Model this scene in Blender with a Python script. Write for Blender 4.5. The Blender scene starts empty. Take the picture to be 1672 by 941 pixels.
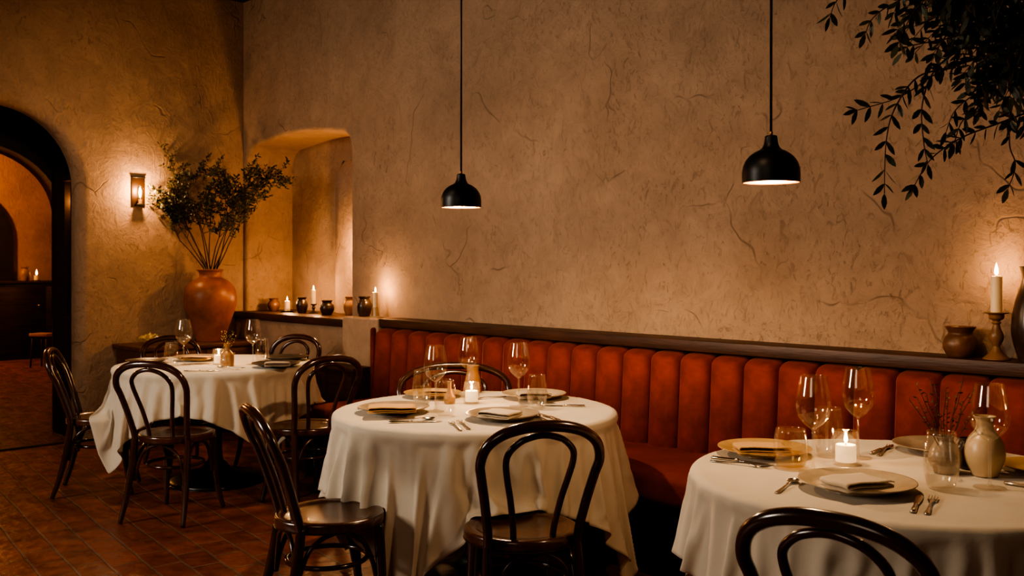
import bpy, bmesh, math, random
from mathutils import Vector, Matrix, noise
PI = math.pi
sc = bpy.context.scene
COL = sc.collection
RNG = random.Random(7)

# ------------------------------------------------------------------ camera
CX, CY, CZ = 7.905, -4.238, 1.40
FPX, HOR = 1600.0, 430.0
CA, SA = 0.6886, 0.7252
def cam_pt(X, d, z):
    """point X metres right of the camera axis and d metres ahead of it, in room coordinates"""
    return Vector((CX + X * CA - d * SA, CY + X * SA + d * CA, z))
def at(u, v, z):
    d = (CZ - z) * FPX / (v - HOR)
    return cam_pt((u - 836) / FPX * d, d, z)
def at_d(u, v, d):
    return cam_pt((u - 836) / FPX * d, d, CZ + (HOR - v) * d / FPX)
def on_t(u, t, z):
    """point on the plane t metres out of the back wall"""
    k = (u - 836) / FPX
    d = (-CY - t) / (CA + SA * k)
    return cam_pt(k * d, d, z)
def cam_ang(a): return math.radians(a) + math.atan2(SA, CA)

cam = bpy.data.cameras.new('camera'); camo = bpy.data.objects.new('camera', cam); COL.objects.link(camo)
camo.location = (CX, CY, CZ); camo.rotation_euler = (PI / 2, 0, math.atan2(SA, CA))
cam.sensor_width = 36; cam.lens = FPX / 1672 * 36; cam.shift_y = -(470.5 - HOR) / 1672
cam.clip_start = 0.05
cam.dof.use_dof = True; cam.dof.focus_distance = 4.0; cam.dof.aperture_fstop = 7.0
sc.camera = camo

# ------------------------------------------------------------------ materials
def new_mat(name):
    m = bpy.data.materials.new(name); m.use_nodes = True
    return m, m.node_tree.nodes, m.node_tree.links, m.node_tree.nodes['Principled BSDF']
def N(ns, t, **kw):
    n = ns.new(t)
    for k, v in kw.items():
        if k in n.inputs.keys(): n.inputs[k].default_value = v
        else: setattr(n, k, v)
    return n
def ramp(ns, stops):
    r = ns.new('ShaderNodeValToRGB'); e = r.color_ramp.elements
    while len(e) < len(stops): e.new(0.5)
    for el, (p, c) in zip(e, stops):
        el.position = p; el.color = (*c, 1) if len(c) == 3 else c
    return r
def mixc(ns, ls, fac, a, b, mode='MIX'):
    m = ns.new('ShaderNodeMix'); m.data_type = 'RGBA'; m.blend_type = mode
    if isinstance(fac, (int, float)): m.inputs[0].default_value = fac
    else: ls.new(fac, m.inputs[0])
    for s, i in ((a, 6), (b, 7)):
        if isinstance(s, tuple): m.inputs[i].default_value = (*s, 1)
        else: ls.new(s, m.inputs[i])
    return m.outputs[2]

def plaster(name, c1, c2, bump=0.5, cracks=True):
    m, ns, ls, b = new_mat(name)
    tc = ns.new('ShaderNodeTexCoord')
    big = N(ns, 'ShaderNodeTexNoise', Scale=0.9, Detail=6.0, Roughness=0.6)
    ls.new(tc.outputs['Object'], big.inputs['Vector'])
    r = ramp(ns, [(0.3, c1), (0.7, c2)]); ls.new(big.outputs[0], r.inputs[0])
    med = N(ns, 'ShaderNodeTexNoise', Scale=7.0, Detail=8.0, Roughness=0.68, Distortion=0.6)
    ls.new(tc.outputs['Object'], med.inputs['Vector'])
    r2 = ramp(ns, [(0.3, (0.80, 0.80, 0.80)), (0.65, (1, 1, 1))]); ls.new(med.outputs[0], r2.inputs[0])
    c = mixc(ns, ls, 0.8, r.outputs[0], r2.outputs[0], 'MULTIPLY')
    # trowel ridges: stretched, distorted noise gated by a low frequency mask
    mp = N(ns, 'ShaderNodeMapping'); mp.inputs['Scale'].default_value = (1, 1, 0.55); mp.inputs['Rotation'].default_value = (0, 0.5, 0)
    ls.new(tc.outputs['Object'], mp.inputs['Vector'])
    rid = N(ns, 'ShaderNodeTexNoise', Scale=11.0, Detail=5.0, Roughness=0.55, Distortion=2.2)
    rid.noise_type = 'RIDGED_MULTIFRACTAL'
    ls.new(mp.outputs[0], rid.inputs['Vector'])
    gate = N(ns, 'ShaderNodeTexNoise', Scale=1.7, Detail=2.0); ls.new(tc.outputs['Object'], gate.inputs['Vector'])
    gr = ramp(ns, [(0.42, (0, 0, 0)), (0.62, (1, 1, 1))]); ls.new(gate.outputs[0], gr.inputs[0])
    rg = N(ns, 'ShaderNodeMath', operation='MULTIPLY'); ls.new(rid.outputs[0], rg.inputs[0]); ls.new(gr.outputs[0], rg.inputs[1])
    fine = N(ns, 'ShaderNodeTexNoise', Scale=60.0, Detail=4.0, Roughness=0.6); ls.new(tc.outputs['Object'], fine.inputs['Vector'])
    a1 = N(ns, 'ShaderNodeMath', operation='MULTIPLY_ADD'); a1.inputs[1].default_value = 0.5
    ls.new(rg.outputs[0], a1.inputs[0]); ls.new(med.outputs[0], a1.inputs[2])
    a2 = N(ns, 'ShaderNodeMath', operation='MULTIPLY_ADD'); a2.inputs[1].default_value = 0.12
    ls.new(fine.outputs[0], a2.inputs[0]); ls.new(a1.outputs[0], a2.inputs[2])
    h = a2.outputs[0]
    cs = N(ns, 'ShaderNodeTexNoise', Scale=26.0, Detail=6.0, Roughness=0.7, Distortion=1.8); ls.new(mp.outputs[0], cs.inputs['Vector'])
    csr = ramp(ns, [(0.34, (0.62, 0.58, 0.55)), (0.44, (1, 1, 1))]); ls.new(cs.outputs[0], csr.inputs[0])  # trowel pits darkened in the colour, as shade in the creases
    g3 = N(ns, 'ShaderNodeTexNoise', Scale=2.6, Detail=3.0); ls.new(tc.outputs['Object'], g3.inputs['Vector'])
    g3r = ramp(ns, [(0.46, (0, 0, 0)), (0.66, (0.75, 0.75, 0.75))]); ls.new(g3.outputs[0], g3r.inputs[0])
    cc = mixc(ns, ls, 1.0, c, csr.outputs[0], 'MULTIPLY'); c = mixc(ns, ls, g3r.outputs[0], c, cc)
    a4 = N(ns, 'ShaderNodeMath', operation='MULTIPLY_ADD'); a4.inputs[1].default_value = 0.35
    ls.new(csr.outputs[0], a4.inputs[0]); ls.new(h, a4.inputs[2]); h = a4.outputs[0]
    if cracks:
        wn = N(ns, 'ShaderNodeTexNoise', Scale=3.0, Detail=2.0, Roughness=0.45); ls.new(tc.outputs['Object'], wn.inputs['Vector'])
        va = N(ns, 'ShaderNodeVectorMath', operation='MULTIPLY_ADD'); va.inputs[1].default_value = (0.5, 0.5, 0.5)
        ls.new(wn.outputs['Color'], va.inputs[0]); ls.new(tc.outputs['Object'], va.inputs[2])
        vo = N(ns, 'ShaderNodeTexVoronoi', feature='DISTANCE_TO_EDGE', Scale=1.1); ls.new(va.outputs[0], vo.inputs['Vector'])
        cr = ramp(ns, [(0.0, (1, 1, 1)), (0.008, (0, 0, 0))]); ls.new(vo.outputs['Distance'], cr.inputs[0])
        g2 = N(ns, 'ShaderNodeTexNoise', Scale=2.3, Detail=3.0); ls.new(tc.outputs['Object'], g2.inputs['Vector'])
        gg = ramp(ns, [(0.52, (0, 0, 0)), (0.60, (1, 1, 1))]); ls.new(g2.outputs[0], gg.inputs[0])
        cm = N(ns, 'ShaderNodeMath', operation='MULTIPLY'); ls.new(cr.outputs[0], cm.inputs[0]); ls.new(gg.outputs[0], cm.inputs[1])
        cf = N(ns, 'ShaderNodeMath', operation='MULTIPLY'); cf.inputs[1].default_value = 0.28; ls.new(cm.outputs[0], cf.inputs[0]); c = mixc(ns, ls, cf.outputs[0], c, tuple(x * 0.5 for x in c1))
        a3 = N(ns, 'ShaderNodeMath', operation='MULTIPLY_ADD'); a3.inputs[1].default_value = -0.5
        ls.new(cm.outputs[0], a3.inputs[0]); ls.new(h, a3.inputs[2]); h = a3.outputs[0]
    bp = N(ns, 'ShaderNodeBump', Strength=bump, Distance=0.03); ls.new(h, bp.inputs['Height'])
    ls.new(bp.outputs[0], b.inputs['Normal']); ls.new(c, b.inputs['Base Color'])
    b.inputs['Roughness'].default_value = 0.85
    b.inputs['Specular IOR Level'].default_value = 0.25
    return m

def simple(name, col, rough=0.5, metal=0.0, var=0.15, scale=8.0, bump=0.0, coat=0.0, spec=0.5, emis=None, es=0.0, sheen=0.0, sheen_tint=(1, 1, 1), stretch=None, bscale=None, sss=0.0):
    m, ns, ls, b = new_mat(name)
    tc = ns.new('ShaderNodeTexCoord'); src = tc.outputs['Object']
    if stretch:
        mp = ns.new('ShaderNodeMapping'); mp.inputs['Scale'].default_value = stretch
        ls.new(src, mp.inputs['Vector']); src = mp.outputs[0]
    n = N(ns, 'ShaderNodeTexNoise', Scale=scale, Detail=5.0, Roughness=0.6); ls.new(src, n.inputs['Vector'])
    r = ramp(ns, [(0.3, tuple(max(0, x * (1 - var)) for x in col)), (0.7, tuple(min(1, x * (1 + var)) for x in col))])
    ls.new(n.outputs[0], r.inputs[0]); ls.new(r.outputs[0], b.inputs['Base Color'])
    b.inputs['Roughness'].default_value = rough; b.inputs['Metallic'].default_value = metal
    b.inputs['Coat Weight'].default_value = coat; b.inputs['Coat Roughness'].default_value = 0.15
    b.inputs['Specular IOR Level'].default_value = spec
    if sheen:
        b.inputs['Sheen Weight'].default_value = sheen; b.inputs['Sheen Tint'].default_value = (*sheen_tint, 1); b.inputs['Sheen Roughness'].default_value = 0.35
    if sss:
        b.inputs['Subsurface Weight'].default_value = sss; b.inputs['Subsurface Radius'].default_value = (0.03, 0.015, 0.006)
    if bump:
        n2 = N(ns, 'ShaderNodeTexNoise', Scale=bscale or scale * 4, Detail=4.0); ls.new(src, n2.inputs['Vector'])
        bp = N(ns, 'ShaderNodeBump', Strength=bump, Distance=0.01); ls.new(n2.outputs[0], bp.inputs['Height']); ls.new(bp.outputs[0], b.inputs['Normal'])
    if emis:
        b.inputs['Emission Color'].default_value = (*emis, 1); b.inputs['Emission Strength'].default_value = es
    return m

def emission(name, col, s):
    m = bpy.data.materials.new(name); m.use_nodes = True; ns, ls = m.node_tree.nodes, m.node_tree.links
    ns.clear(); e = N(ns, 'ShaderNodeEmission', Strength=s); e.inputs[0].default_value = (*col, 1)
    o = ns.new('ShaderNodeOutputMaterial'); ls.new(e.outputs[0], o.inputs[0]); return m

def flame_mat():
    m = bpy.data.materials.new('flame'); m.use_nodes = True; ns, ls = m.node_tree.nodes, m.node_tree.links
    ns.clear(); tc = ns.new('ShaderNodeTexCoord'); sp = ns.new('ShaderNodeSeparateXYZ'); ls.new(tc.outputs['Generated'], sp.inputs[0])
    r = ramp(ns, [(0.0, (0.9, 0.35, 0.08)), (0.25, (1.0, 0.72, 0.38)), (0.7, (1.0, 0.66, 0.30)), (1.0, (1.0, 0.40, 0.10))])
    ls.new(sp.outputs[2], r.inputs[0])
    e = N(ns, 'ShaderNodeEmission', Strength=14.0); ls.new(r.outputs[0], e.inputs[0])
    o = ns.new('ShaderNodeOutputMaterial'); ls.new(e.outputs[0], o.inputs[0]); return m

def glass_mat(name='clear_glass', tint=(0.993, 0.99, 0.985), refl=1.0, rim=0.9, body=0.006):
    """thin walled glass: fresnel reflection over plain transparency"""
    m = bpy.data.materials.new(name); m.use_nodes = True; ns, ls = m.node_tree.nodes, m.node_tree.links
    ns.clear(); lw = N(ns, 'ShaderNodeLayerWeight', Blend=0.22)
    r = ramp(ns, [(0.0, (0.06,) * 3), (0.5, (0.13,) * 3), (0.8, (0.42,) * 3), (1.0, (0.85 * refl,) * 3)]); ls.new(lw.outputs['Facing'], r.inputs[0])
    t0 = ns.new('ShaderNodeBsdfTransparent'); t0.inputs[0].default_value = (*tint, 1)
    df = ns.new('ShaderNodeBsdfTranslucent'); df.inputs[0].default_value = (0.95, 0.9, 0.82, 1)
    rf = ramp(ns, [(0.0, (body,) * 3), (0.72, (body * 2,) * 3), (0.88, (rim * 0.35,) * 3), (1.0, (rim,) * 3)]); ls.new(lw.outputs['Facing'], rf.inputs[0])
    t = ns.new('ShaderNodeMixShader'); ls.new(rf.outputs[0], t.inputs[0]); ls.new(t0.outputs[0], t.inputs[1]); ls.new(df.outputs[0], t.inputs[2])
    g = N(ns, 'ShaderNodeBsdfGlossy', Roughness=0.03); g.inputs[0].default_value = (1, 0.97, 0.92, 1)
    mx = ns.new('ShaderNodeMixShader'); ls.new(r.outputs[0], mx.inputs[0]); ls.new(t.outputs[0], mx.inputs[1]); ls.new(g.outputs[0], mx.inputs[2])
    o = ns.new('ShaderNodeOutputMaterial'); ls.new(mx.outputs[0], o.inputs[0]); return m

def floor_mat():
    m, ns, ls, b = new_mat('terracotta_tiles')
    tc = ns.new('ShaderNodeTexCoord')
    wn = N(ns, 'ShaderNodeTexNoise', Scale=4.0, Detail=3.0); ls.new(tc.outputs['Object'], wn.inputs['Vector'])
    va = N(ns, 'ShaderNodeVectorMath', operation='MULTIPLY_ADD'); va.inputs[1].default_value = (0.02, 0.02, 0)
    ls.new(wn.outputs['Color'], va.inputs[0]); ls.new(tc.outputs['Object'], va.inputs[2])
    mp = ns.new('ShaderNodeMapping'); mp.inputs['Rotation'].default_value = (0, 0, math.radians(7)); ls.new(va.outputs[0], mp.inputs['Vector'])
    br = ns.new('ShaderNodeTexBrick'); ls.new(mp.outputs[0], br.inputs['Vector'])
    br.inputs['Scale'].default_value = 1.0; br.inputs['Mortar Size'].default_value = 0.0075; br.inputs['Mortar Smooth'].default_value = 0.35
    br.inputs['Brick Width'].default_value = 0.235; br.inputs['Row Height'].default_value = 0.145
    br.inputs['Color1'].default_value = (0.30, 0.088, 0.045, 1); br.inputs['Color2'].default_value = (0.18, 0.052, 0.03, 1)
    br.inputs['Mortar'].default_value = (0.20, 0.12, 0.085, 1); br.inputs['Bias'].default_value = -0.1
    n = N(ns, 'ShaderNodeTexNoise', Scale=9.0, Detail=7.0, Roughness=0.65); ls.new(tc.outputs['Object'], n.inputs['Vector'])
    r = ramp(ns, [(0.3, (0.6, 0.6, 0.6)), (0.7, (1.25, 1.2, 1.1))]); ls.new(n.outputs[0], r.inputs[0])
    c = mixc(ns, ls, 0.9, br.outputs['Color'], r.outputs[0], 'MULTIPLY'); ls.new(c, b.inputs['Base Color'])
    rr = ramp(ns, [(0.3, (0.24,) * 3), (0.7, (0.5,) * 3)]); ls.new(n.outputs[0], rr.inputs[0]); ls.new(rr.outputs[0], b.inputs['Roughness'])
    n3 = N(ns, 'ShaderNodeTexNoise', Scale=14.0, Detail=3.0); ls.new(tc.outputs['Object'], n3.inputs['Vector'])
    h = N(ns, 'ShaderNodeMath', operation='MULTIPLY_ADD'); h.inputs[1].default_value = -0.9
    ls.new(br.outputs['Fac'], h.inputs[0]); ls.new(n3.outputs[0], h.inputs[2])
    bp = N(ns, 'ShaderNodeBump', Strength=0.65, Distance=0.012); ls.new(h.outputs[0], bp.inputs['Height']); ls.new(bp.outputs[0], b.inputs['Normal'])
    return m

def cloth_mat(name, col, wrinkle=0.25):
    m, ns, ls, b = new_mat(name)
    tc = ns.new('ShaderNodeTexCoord')
    n = N(ns, 'ShaderNodeTexNoise', Scale=5.0, Detail=4.0, Distortion=0.8); ls.new(tc.outputs['Object'], n.inputs['Vector'])
    w = N(ns, 'ShaderNodeTexNoise', Scale=350.0, Detail=2.0); ls.new(tc.outputs['Object'], w.inputs['Vector'])
    h = N(ns, 'ShaderNodeMath', operation='MULTIPLY_ADD'); h.inputs[1].default_value = 0.05
    ls.new(w.outputs[0], h.inputs[0]); ls.new(n.outputs[0], h.inputs[2])
    bp = N(ns, 'ShaderNodeBump', Strength=wrinkle, Distance=0.02); ls.new(h.outputs[0], bp.inputs['Height']); ls.new(bp.outputs[0], b.inputs['Normal'])
    r = ramp(ns, [(0.3, tuple(x * 0.93 for x in col)), (0.7, col)]); ls.new(n.outputs[0], r.inputs[0]); ls.new(r.outputs[0], b.inputs['Base Color'])
    b.inputs['Roughness'].default_value = 0.85; b.inputs['Sheen Weight'].default_value = 0.15; b.inputs['Specular IOR Level'].default_value = 0.2
    return m

M = {}
M['plaster'] = plaster('warm_plaster', (0.365, 0.236, 0.152), (0.515, 0.350, 0.235), 0.65)
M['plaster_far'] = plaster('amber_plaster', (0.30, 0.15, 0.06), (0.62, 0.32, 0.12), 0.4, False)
M['floor'] = floor_mat()
M['ceil'] = simple('dark_ceiling', (0.035, 0.018, 0.009), 0.8)
M['dwood'] = simple('dark_stained_wood', (0.060, 0.022, 0.010), 0.5, var=0.5, scale=3.0, bump=0.15, stretch=(1.2, 12, 12), bscale=10)
M['dwood_y'] = simple('dark_stained_timber', (0.045, 0.020, 0.011), 0.42, var=0.5, scale=3.0, bump=0.15, stretch=(12, 1.2, 12), bscale=10)
M['console'] = simple('brown_wood', (0.12, 0.045, 0.017), 0.45, var=0.4, scale=3.0, stretch=(12, 1.2, 12), bump=0.1, bscale=9)
M['bent'] = simple('bentwood_walnut', (0.055, 0.018, 0.008), 0.22, var=0.45, scale=6.0, coat=0.6)
M['seatw'] = simple('seat_walnut', (0.085, 0.028, 0.010), 0.26, var=0.45, scale=2.2, stretch=(1.5, 14, 1), coat=0.5)
M['velvet'] = simple('rust_velvet', (0.215, 0.030, 0.006), 0.75, var=0.6, scale=4.0, bump=0.08, bscale=60, spec=0.15, sheen=0.75, sheen_tint=(1.0, 0.28, 0.06))
M['velvet_seat'] = simple('rust_velvet_seat', (0.22, 0.034, 0.008), 0.8, var=0.35, scale=3.5, bump=0.1, bscale=60, spec=0.15, sheen=0.4, sheen_tint=(1.0, 0.24, 0.08))
M['kick'] = simple('black_plinth', (0.012, 0.008, 0.006), 0.6)
M['black'] = simple('matt_black_metal', (0.010, 0.009, 0.008), 0.42, metal=0.3, var=0.1)
M['copper'] = simple('copper_lining', (0.34, 0.15, 0.05), 0.35, metal=0.6, var=0.05)
M['brass'] = simple('aged_brass', (0.50, 0.27, 0.09), 0.35, metal=0.9)
M['iron'] = simple('black_cast_iron', (0.012, 0.011, 0.010), 0.35, metal=0.4, bump=0.2, bscale=50)
M['cloth'] = cloth_mat('cream_linen', (0.70, 0.61, 0.49))
M['napkin_o'] = cloth_mat('ochre_napkin', (0.62, 0.37, 0.16), 0.5)
M['napkin_w'] = cloth_mat('pale_napkin', (0.66, 0.54, 0.40), 0.5)
M['napkin_g'] = cloth_mat('taupe_napkin', (0.42, 0.33, 0.24), 0.5)
M['plate'] = simple('stoneware_plate', (0.33, 0.26, 0.19), 0.28, var=0.2, scale=14)
M['plate_c'] = simple('cream_plate', (0.50, 0.40, 0.28), 0.25, var=0.12, scale=14)
M['plate_y'] = simple('ochre_plate', (0.52, 0.33, 0.14), 0.3, var=0.2, scale=14)
M['plate_d'] = simple('charcoal_plate', (0.045, 0.038, 0.032), 0.3, var=0.25, scale=14)
M['steel'] = simple('cutlery_steel', (0.62, 0.56, 0.48), 0.2, metal=1.0, var=0.05)
M['glass'] = glass_mat()
M['glass_stem'] = glass_mat('stem_glass', rim=0.8, body=0.10)
M['glass_amber'] = glass_mat('amber_tinted_glass', (0.95, 0.84, 0.66))
M['water'] = glass_mat('water', (0.97, 0.965, 0.95), 0.5, 0.3, 0.03)
M['wax'] = simple('ivory_wax', (0.85, 0.66, 0.42), 0.5, var=0.04, sss=0.35, emis=(1.0, 0.50, 0.18), es=0.05)  # faint emission stands in for flame light in the wax
M['wax_lit'] = simple('glowing_wax', (0.9, 0.78, 0.58), 0.5, var=0.03, sss=0.35, emis=(1.0, 0.62, 0.30), es=0.7)  # stronger emission for the flame's glow inside votive wax
M['wick'] = simple('black_wick', (0.02, 0.015, 0.01), 0.9)
M['flame'] = flame_mat()
M['bulb'] = emission('lamp_bulb', (1.0, 0.66, 0.36), 14)
M['sconce_bulb'] = emission('filament', (1.0, 0.60, 0.24), 26)
M['terra'] = simple('terracotta', (0.30, 0.095, 0.032), 0.42, var=0.6, scale=3.5, bump=0.2, bscale=22)
M['pot_d'] = simple('dark_glazed_clay', (0.040, 0.022, 0.014), 0.28, var=0.4, scale=10)
M['pot_b'] = simple('brown_clay', (0.15, 0.065, 0.028), 0.42, var=0.4, scale=14, bump=0.15)
M['pot_t'] = simple('tan_clay', (0.34, 0.17, 0.07), 0.5, var=0.25, scale=14)
M['cream_pot'] = simple('cream_ceramic', (0.60, 0.45, 0.28), 0.35, var=0.1, scale=10)
M['ochre_pot'] = simple('ochre_ceramic', (0.42, 0.22, 0.09), 0.35, var=0.2, scale=12)
M['turned'] = simple('turned_wood', (0.24, 0.12, 0.05), 0.38, var=0.3, scale=12)
M['leaf'] = simple('dark_olive_leaf', (0.030, 0.036, 0.012), 0.5, var=0.6, scale=9)
M['leaf_far'] = simple('dry_olive_leaf', (0.060, 0.055, 0.018), 0.55, var=0.6, scale=9)
M['twig'] = simple('brown_twig', (0.07, 0.035, 0.016), 0.7, var=0.3)
M['dried'] = simple('straw_flower', (0.75, 0.58, 0.25), 0.7, var=0.3, scale=30)
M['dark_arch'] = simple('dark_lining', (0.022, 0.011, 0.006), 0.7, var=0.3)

# ------------------------------------------------------------------ mesh helpers
def to_obj(name, bm, mat, parent=None, loc=None, smooth=True, flat_angle=None):
    bmesh.ops.recalc_face_normals(bm, faces=bm.faces)
    me = bpy.data.meshes.new(name); bm.to_mesh(me); bm.free()
    return mesh_obj(name, me, mat, parent, loc, smooth, flat_angle)
def mesh_obj(name, me, mat, parent=None, loc=None, smooth=True, flat_angle=None):
    if mat is not None and not me.materials: me.materials.append(mat)
    o = bpy.data.objects.new(name, me); COL.objects.link(o)
    if parent: o.parent = parent
    if loc is not None: o.location = loc
    if smooth:
        me.polygons.foreach_set('use_smooth', [True] * len(me.polygons))
        if flat_angle: me.set_sharp_from_angle(angle=math.radians(flat_angle))
    return o
def tag(o, label, cat, group=None, kind=None):
    o['label'] = label; o['category'] = cat
    if group: o['group'] = group
    if kind: o['kind'] = kind
    return o
def struct(o):
    o['kind'] = 'structure'; return o
def empty(name, loc, rz=0.0):
    o = bpy.data.objects.new(name, None); COL.objects.link(o); o.location = loc; o.rotation_euler = (0, 0, rz); o.empty_display_size = 0.05
    return o
def dup(o, parent=None):
    c = o.copy(); COL.objects.link(c)
    if parent is not None: c.parent = parent
    for ch in [x for x in o.children]: dup(ch, c)
    return c

def box(bm, x0, x1, y0, y1, z0, z1, bev=0.0, seg=2):
    r = bmesh.ops.create_cube(bm, size=1.0)
    vs = r['verts']
    for v in vs:
        v.co.x = x0 if v.co.x < 0 else x1; v.co.y = y0 if v.co.y < 0 else y1; v.co.z = z0 if v.co.z < 0 else z1
    if bev:
        es = list({e for v in vs for e in v.link_edges})
        bmesh.ops.bevel(bm, geom=es, offset=bev, segments=seg, affect='EDGES', profile=0.5)
def lathe(bm, prof, seg=32, c=(0, 0, 0)):
    rings = []
    for r, z in prof:
        if r < 1e-5: rings.append([bm.verts.new((c[0], c[1], c[2] + z))])
        else: rings.append([bm.verts.new((c[0] + r * math.cos(2 * PI * i / seg), c[1] + r * math.sin(2 * PI * i / seg), c[2] + z)) for i in range(seg)])
    for a, b in zip(rings, rings[1:]):
        for i in range(seg):
            j = (i + 1) % seg
            if len(a) == 1 and len(b) == 1: continue
            if len(a) == 1: bm.faces.new((a[0], b[i], b[j]))
            elif len(b) == 1: bm.faces.new((a[i], a[j], b[0]))
            else: bm.faces.new((a[i], a[j], b[j], b[i]))
def smooth_prof(pts, n=5):
    out = []
    P = [pts[0]] + list(pts) + [pts[-1]]
    for i in range(1, len(P) - 2):
        for k in range(n):
            t = k / n
            out.append(tuple(0.5 * (2 * P[i][a] + (P[i + 1][a] - P[i - 1][a]) * t + (2 * P[i - 1][a] - 5 * P[i][a] + 4 * P[i + 1][a] - P[i + 2][a]) * t * t + (3 * P[i][a] - P[i - 1][a] - 3 * P[i + 1][a] + P[i + 2][a]) * t ** 3) for a in range(len(P[0]))))
    out.append(tuple(pts[-1])); return out
def sprof(pts, n=4): return [(max(0.0, r), z) for r, z in smooth_prof(pts, n)]
def tube(bm, pts, rad, sides=10, closed=False, caps=True):
    P = [Vector(p) for p in pts]; n = len(P)
    R = rad if isinstance(rad, (list, tuple)) else [rad] * n
    nrm = None; rings = []
    for i in range(n):
        if closed: t = (P[(i + 1) % n] - P[i - 1])
        else: t = P[min(i + 1, n - 1)] - P[max(i - 1, 0)]
        if t.length < 1e-9: t = Vector((0, 0, 1))
        t.normalize()
        if nrm is None:
            a = Vector((0, 0, 1)) if abs(t.z) < 0.9 else Vector((1, 0, 0)); nrm = (a - t * a.dot(t)).normalized()
        else:
            nrm = nrm - t * nrm.dot(t)
            nrm = nrm.normalized() if nrm.length > 1e-6 else t.orthogonal().normalized()
        b = t.cross(nrm)
        rings.append([bm.verts.new(P[i] + (nrm * math.cos(2 * PI * k / sides) + b * math.sin(2 * PI * k / sides)) * R[i]) for k in range(sides)])
    m = n if closed else n - 1
    for i in range(m):
        a, b = rings[i], rings[(i + 1) % n]
        for k in range(sides):
            bm.faces.new((a[k], a[(k + 1) % sides], b[(k + 1) % sides], b[k]))
    if caps and not closed:
        bm.faces.new(rings[0][::-1]); bm.faces.new(rings[-1])
def stube(bm, pts, rad, sides=10, n=6):
    if isinstance(rad, (int, float)): rad = [rad] * len(pts)
    s = smooth_prof([(*p, r) for p, r in zip(pts, rad)], n)
    tube(bm, [q[:3] for q in s], [q[3] for q in s], sides)
def poly_prism(bm, pts2, f0, f1):
    """pts2 polygon; f0, f1 map a 2D point to 3D for the two faces"""
    a = [bm.verts.new(f0(p)) for p in pts2]; b = [bm.verts.new(f1(p)) for p in pts2]
    bm.faces.new(a); bm.faces.new(b[::-1]); n = len(a)
    for i in range(n): bm.faces.new((a[i], b[i], b[(i + 1) % n], a[(i + 1) % n]))

# ------------------------------------------------------------------ the room: x along the back wall, y = 0 at the back wall, room towards -y, left wall at x = 0
CEIL = 3.70
bm = bmesh.new(); box(bm, -9.5, 10.5, -8, 3.2, -0.1, 0.0); struct(to_obj('floor', bm, M['floor'], smooth=False))
bm = bmesh.new(); box(bm, -0.6, 10.5, -8, 0.6, CEIL, CEIL + 0.1); struct(to_obj('ceiling', bm, M['ceil'], smooth=False))
bm = bmesh.new(); box(bm, 10.4, 10.5, -8, 0.3, 0, CEIL); struct(to_obj('wall_right', bm, M['plaster'], smooth=False))
bm = bmesh.new(); box(bm, -0.2, 10.4, -8.1, -8, 0, CEIL); struct(to_obj('wall_front', bm, M['plaster'], smooth=False))

# back wall with the niche (upper wall starts at the shelf height)
NX0, NX1, NZ1, NB = 0.05, 1.66, 2.47, 0.46
SHZ = 0.98
def niche_path(off=0.0):
    r = 0.17; x0, x1, z1 = NX0 - off, NX1 + off, NZ1 + off
    p = [(x0, SHZ - 0.05)]
    p += [(x0 + r - r * math.cos(a), z1 - 0.05 - r + r * math.sin(a)) for a in [PI / 2 * i / 8 for i in range(9)]]
    p += [(x0 + r + (x1 - x0 - 2 * r) * i / 8, z1 - 0.05 + 0.05 * math.sin(PI * i / 8)) for i in range(1, 8)]
    p += [(x1 - r + r * math.sin(a), z1 - 0.05 - r + r * math.cos(a)) for a in [PI / 2 * i / 8 for i in range(9)]]
    p += [(x1, SHZ - 0.05)]
    return p
bm = bmesh.new()
B = 0.035
outer = niche_path(B)
outer[0] = (max(outer[0][0], 0.0), outer[0][1])
ring = [Vector((x, 0, z)) for x, z in outer]
fr = [bm.verts.new(p) for p in ring]
# front face pieces around the opening
tl = bm.verts.new((-0.1, 0, CEIL)); tr = bm.verts.new((10.4, 0, CEIL)); br_ = bm.verts.new((10.4, 0, SHZ - 0.05)); bl = bm.verts.new((-0.1, 0, SHZ - 0.05))
bm.faces.new([bl] + fr + [br_, tr, tl])
prev = fr
for k in range(1, 6):
    a = PI / 2 * k / 5
    cur = [bm.verts.new((x, B * (1 - math.cos(a)), z)) for x, z in niche_path(B * (1 - math.sin(a)))]
    for i in range(len(cur) - 1): bm.faces.new((prev[i], prev[i + 1], cur[i + 1], cur[i]))
    prev = cur
cur = [bm.verts.new((x, NB, z)) for x, z in niche_path(0)]
for i in range(len(cur) - 1): bm.faces.new((prev[i], prev[i + 1], cur[i + 1], cur[i]))
bm.faces.new(cur)
# shallow pilaster inside the niche, on its right
pil = [(0.80, NB), (0.83, NB - 0.05), (0.88, NB - 0.08), (0.95, NB - 0.09), (1.70, NB - 0.09), (1.70, NB)]
za, zb = SHZ - 0.05, NZ1 - 0.30
a = [bm.verts.new((x, y, za)) for x, y in pil]; b = [bm.verts.new((x + (0.0 if i > 3 else 0.0), y, zb)) for i, (x, y) in enumerate(pil)]
for i in range(len(pil)): bm.faces.new((a[i], a[(i + 1) % len(pil)], b[(i + 1) % len(pil)], b[i]))
cpt = [bm.verts.new((x + 0.07, min(NB, y + 0.06), zb + 0.10)) for x, y in pil]
for i in range(len(pil)): bm.faces.new((b[i], b[(i + 1) % len(pil)], cpt[(i + 1) % len(pil)], cpt[i]))
bm.faces.new(cpt)
struct(to_obj('wall_back', bm, M['plaster'], flat_angle=40))
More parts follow.
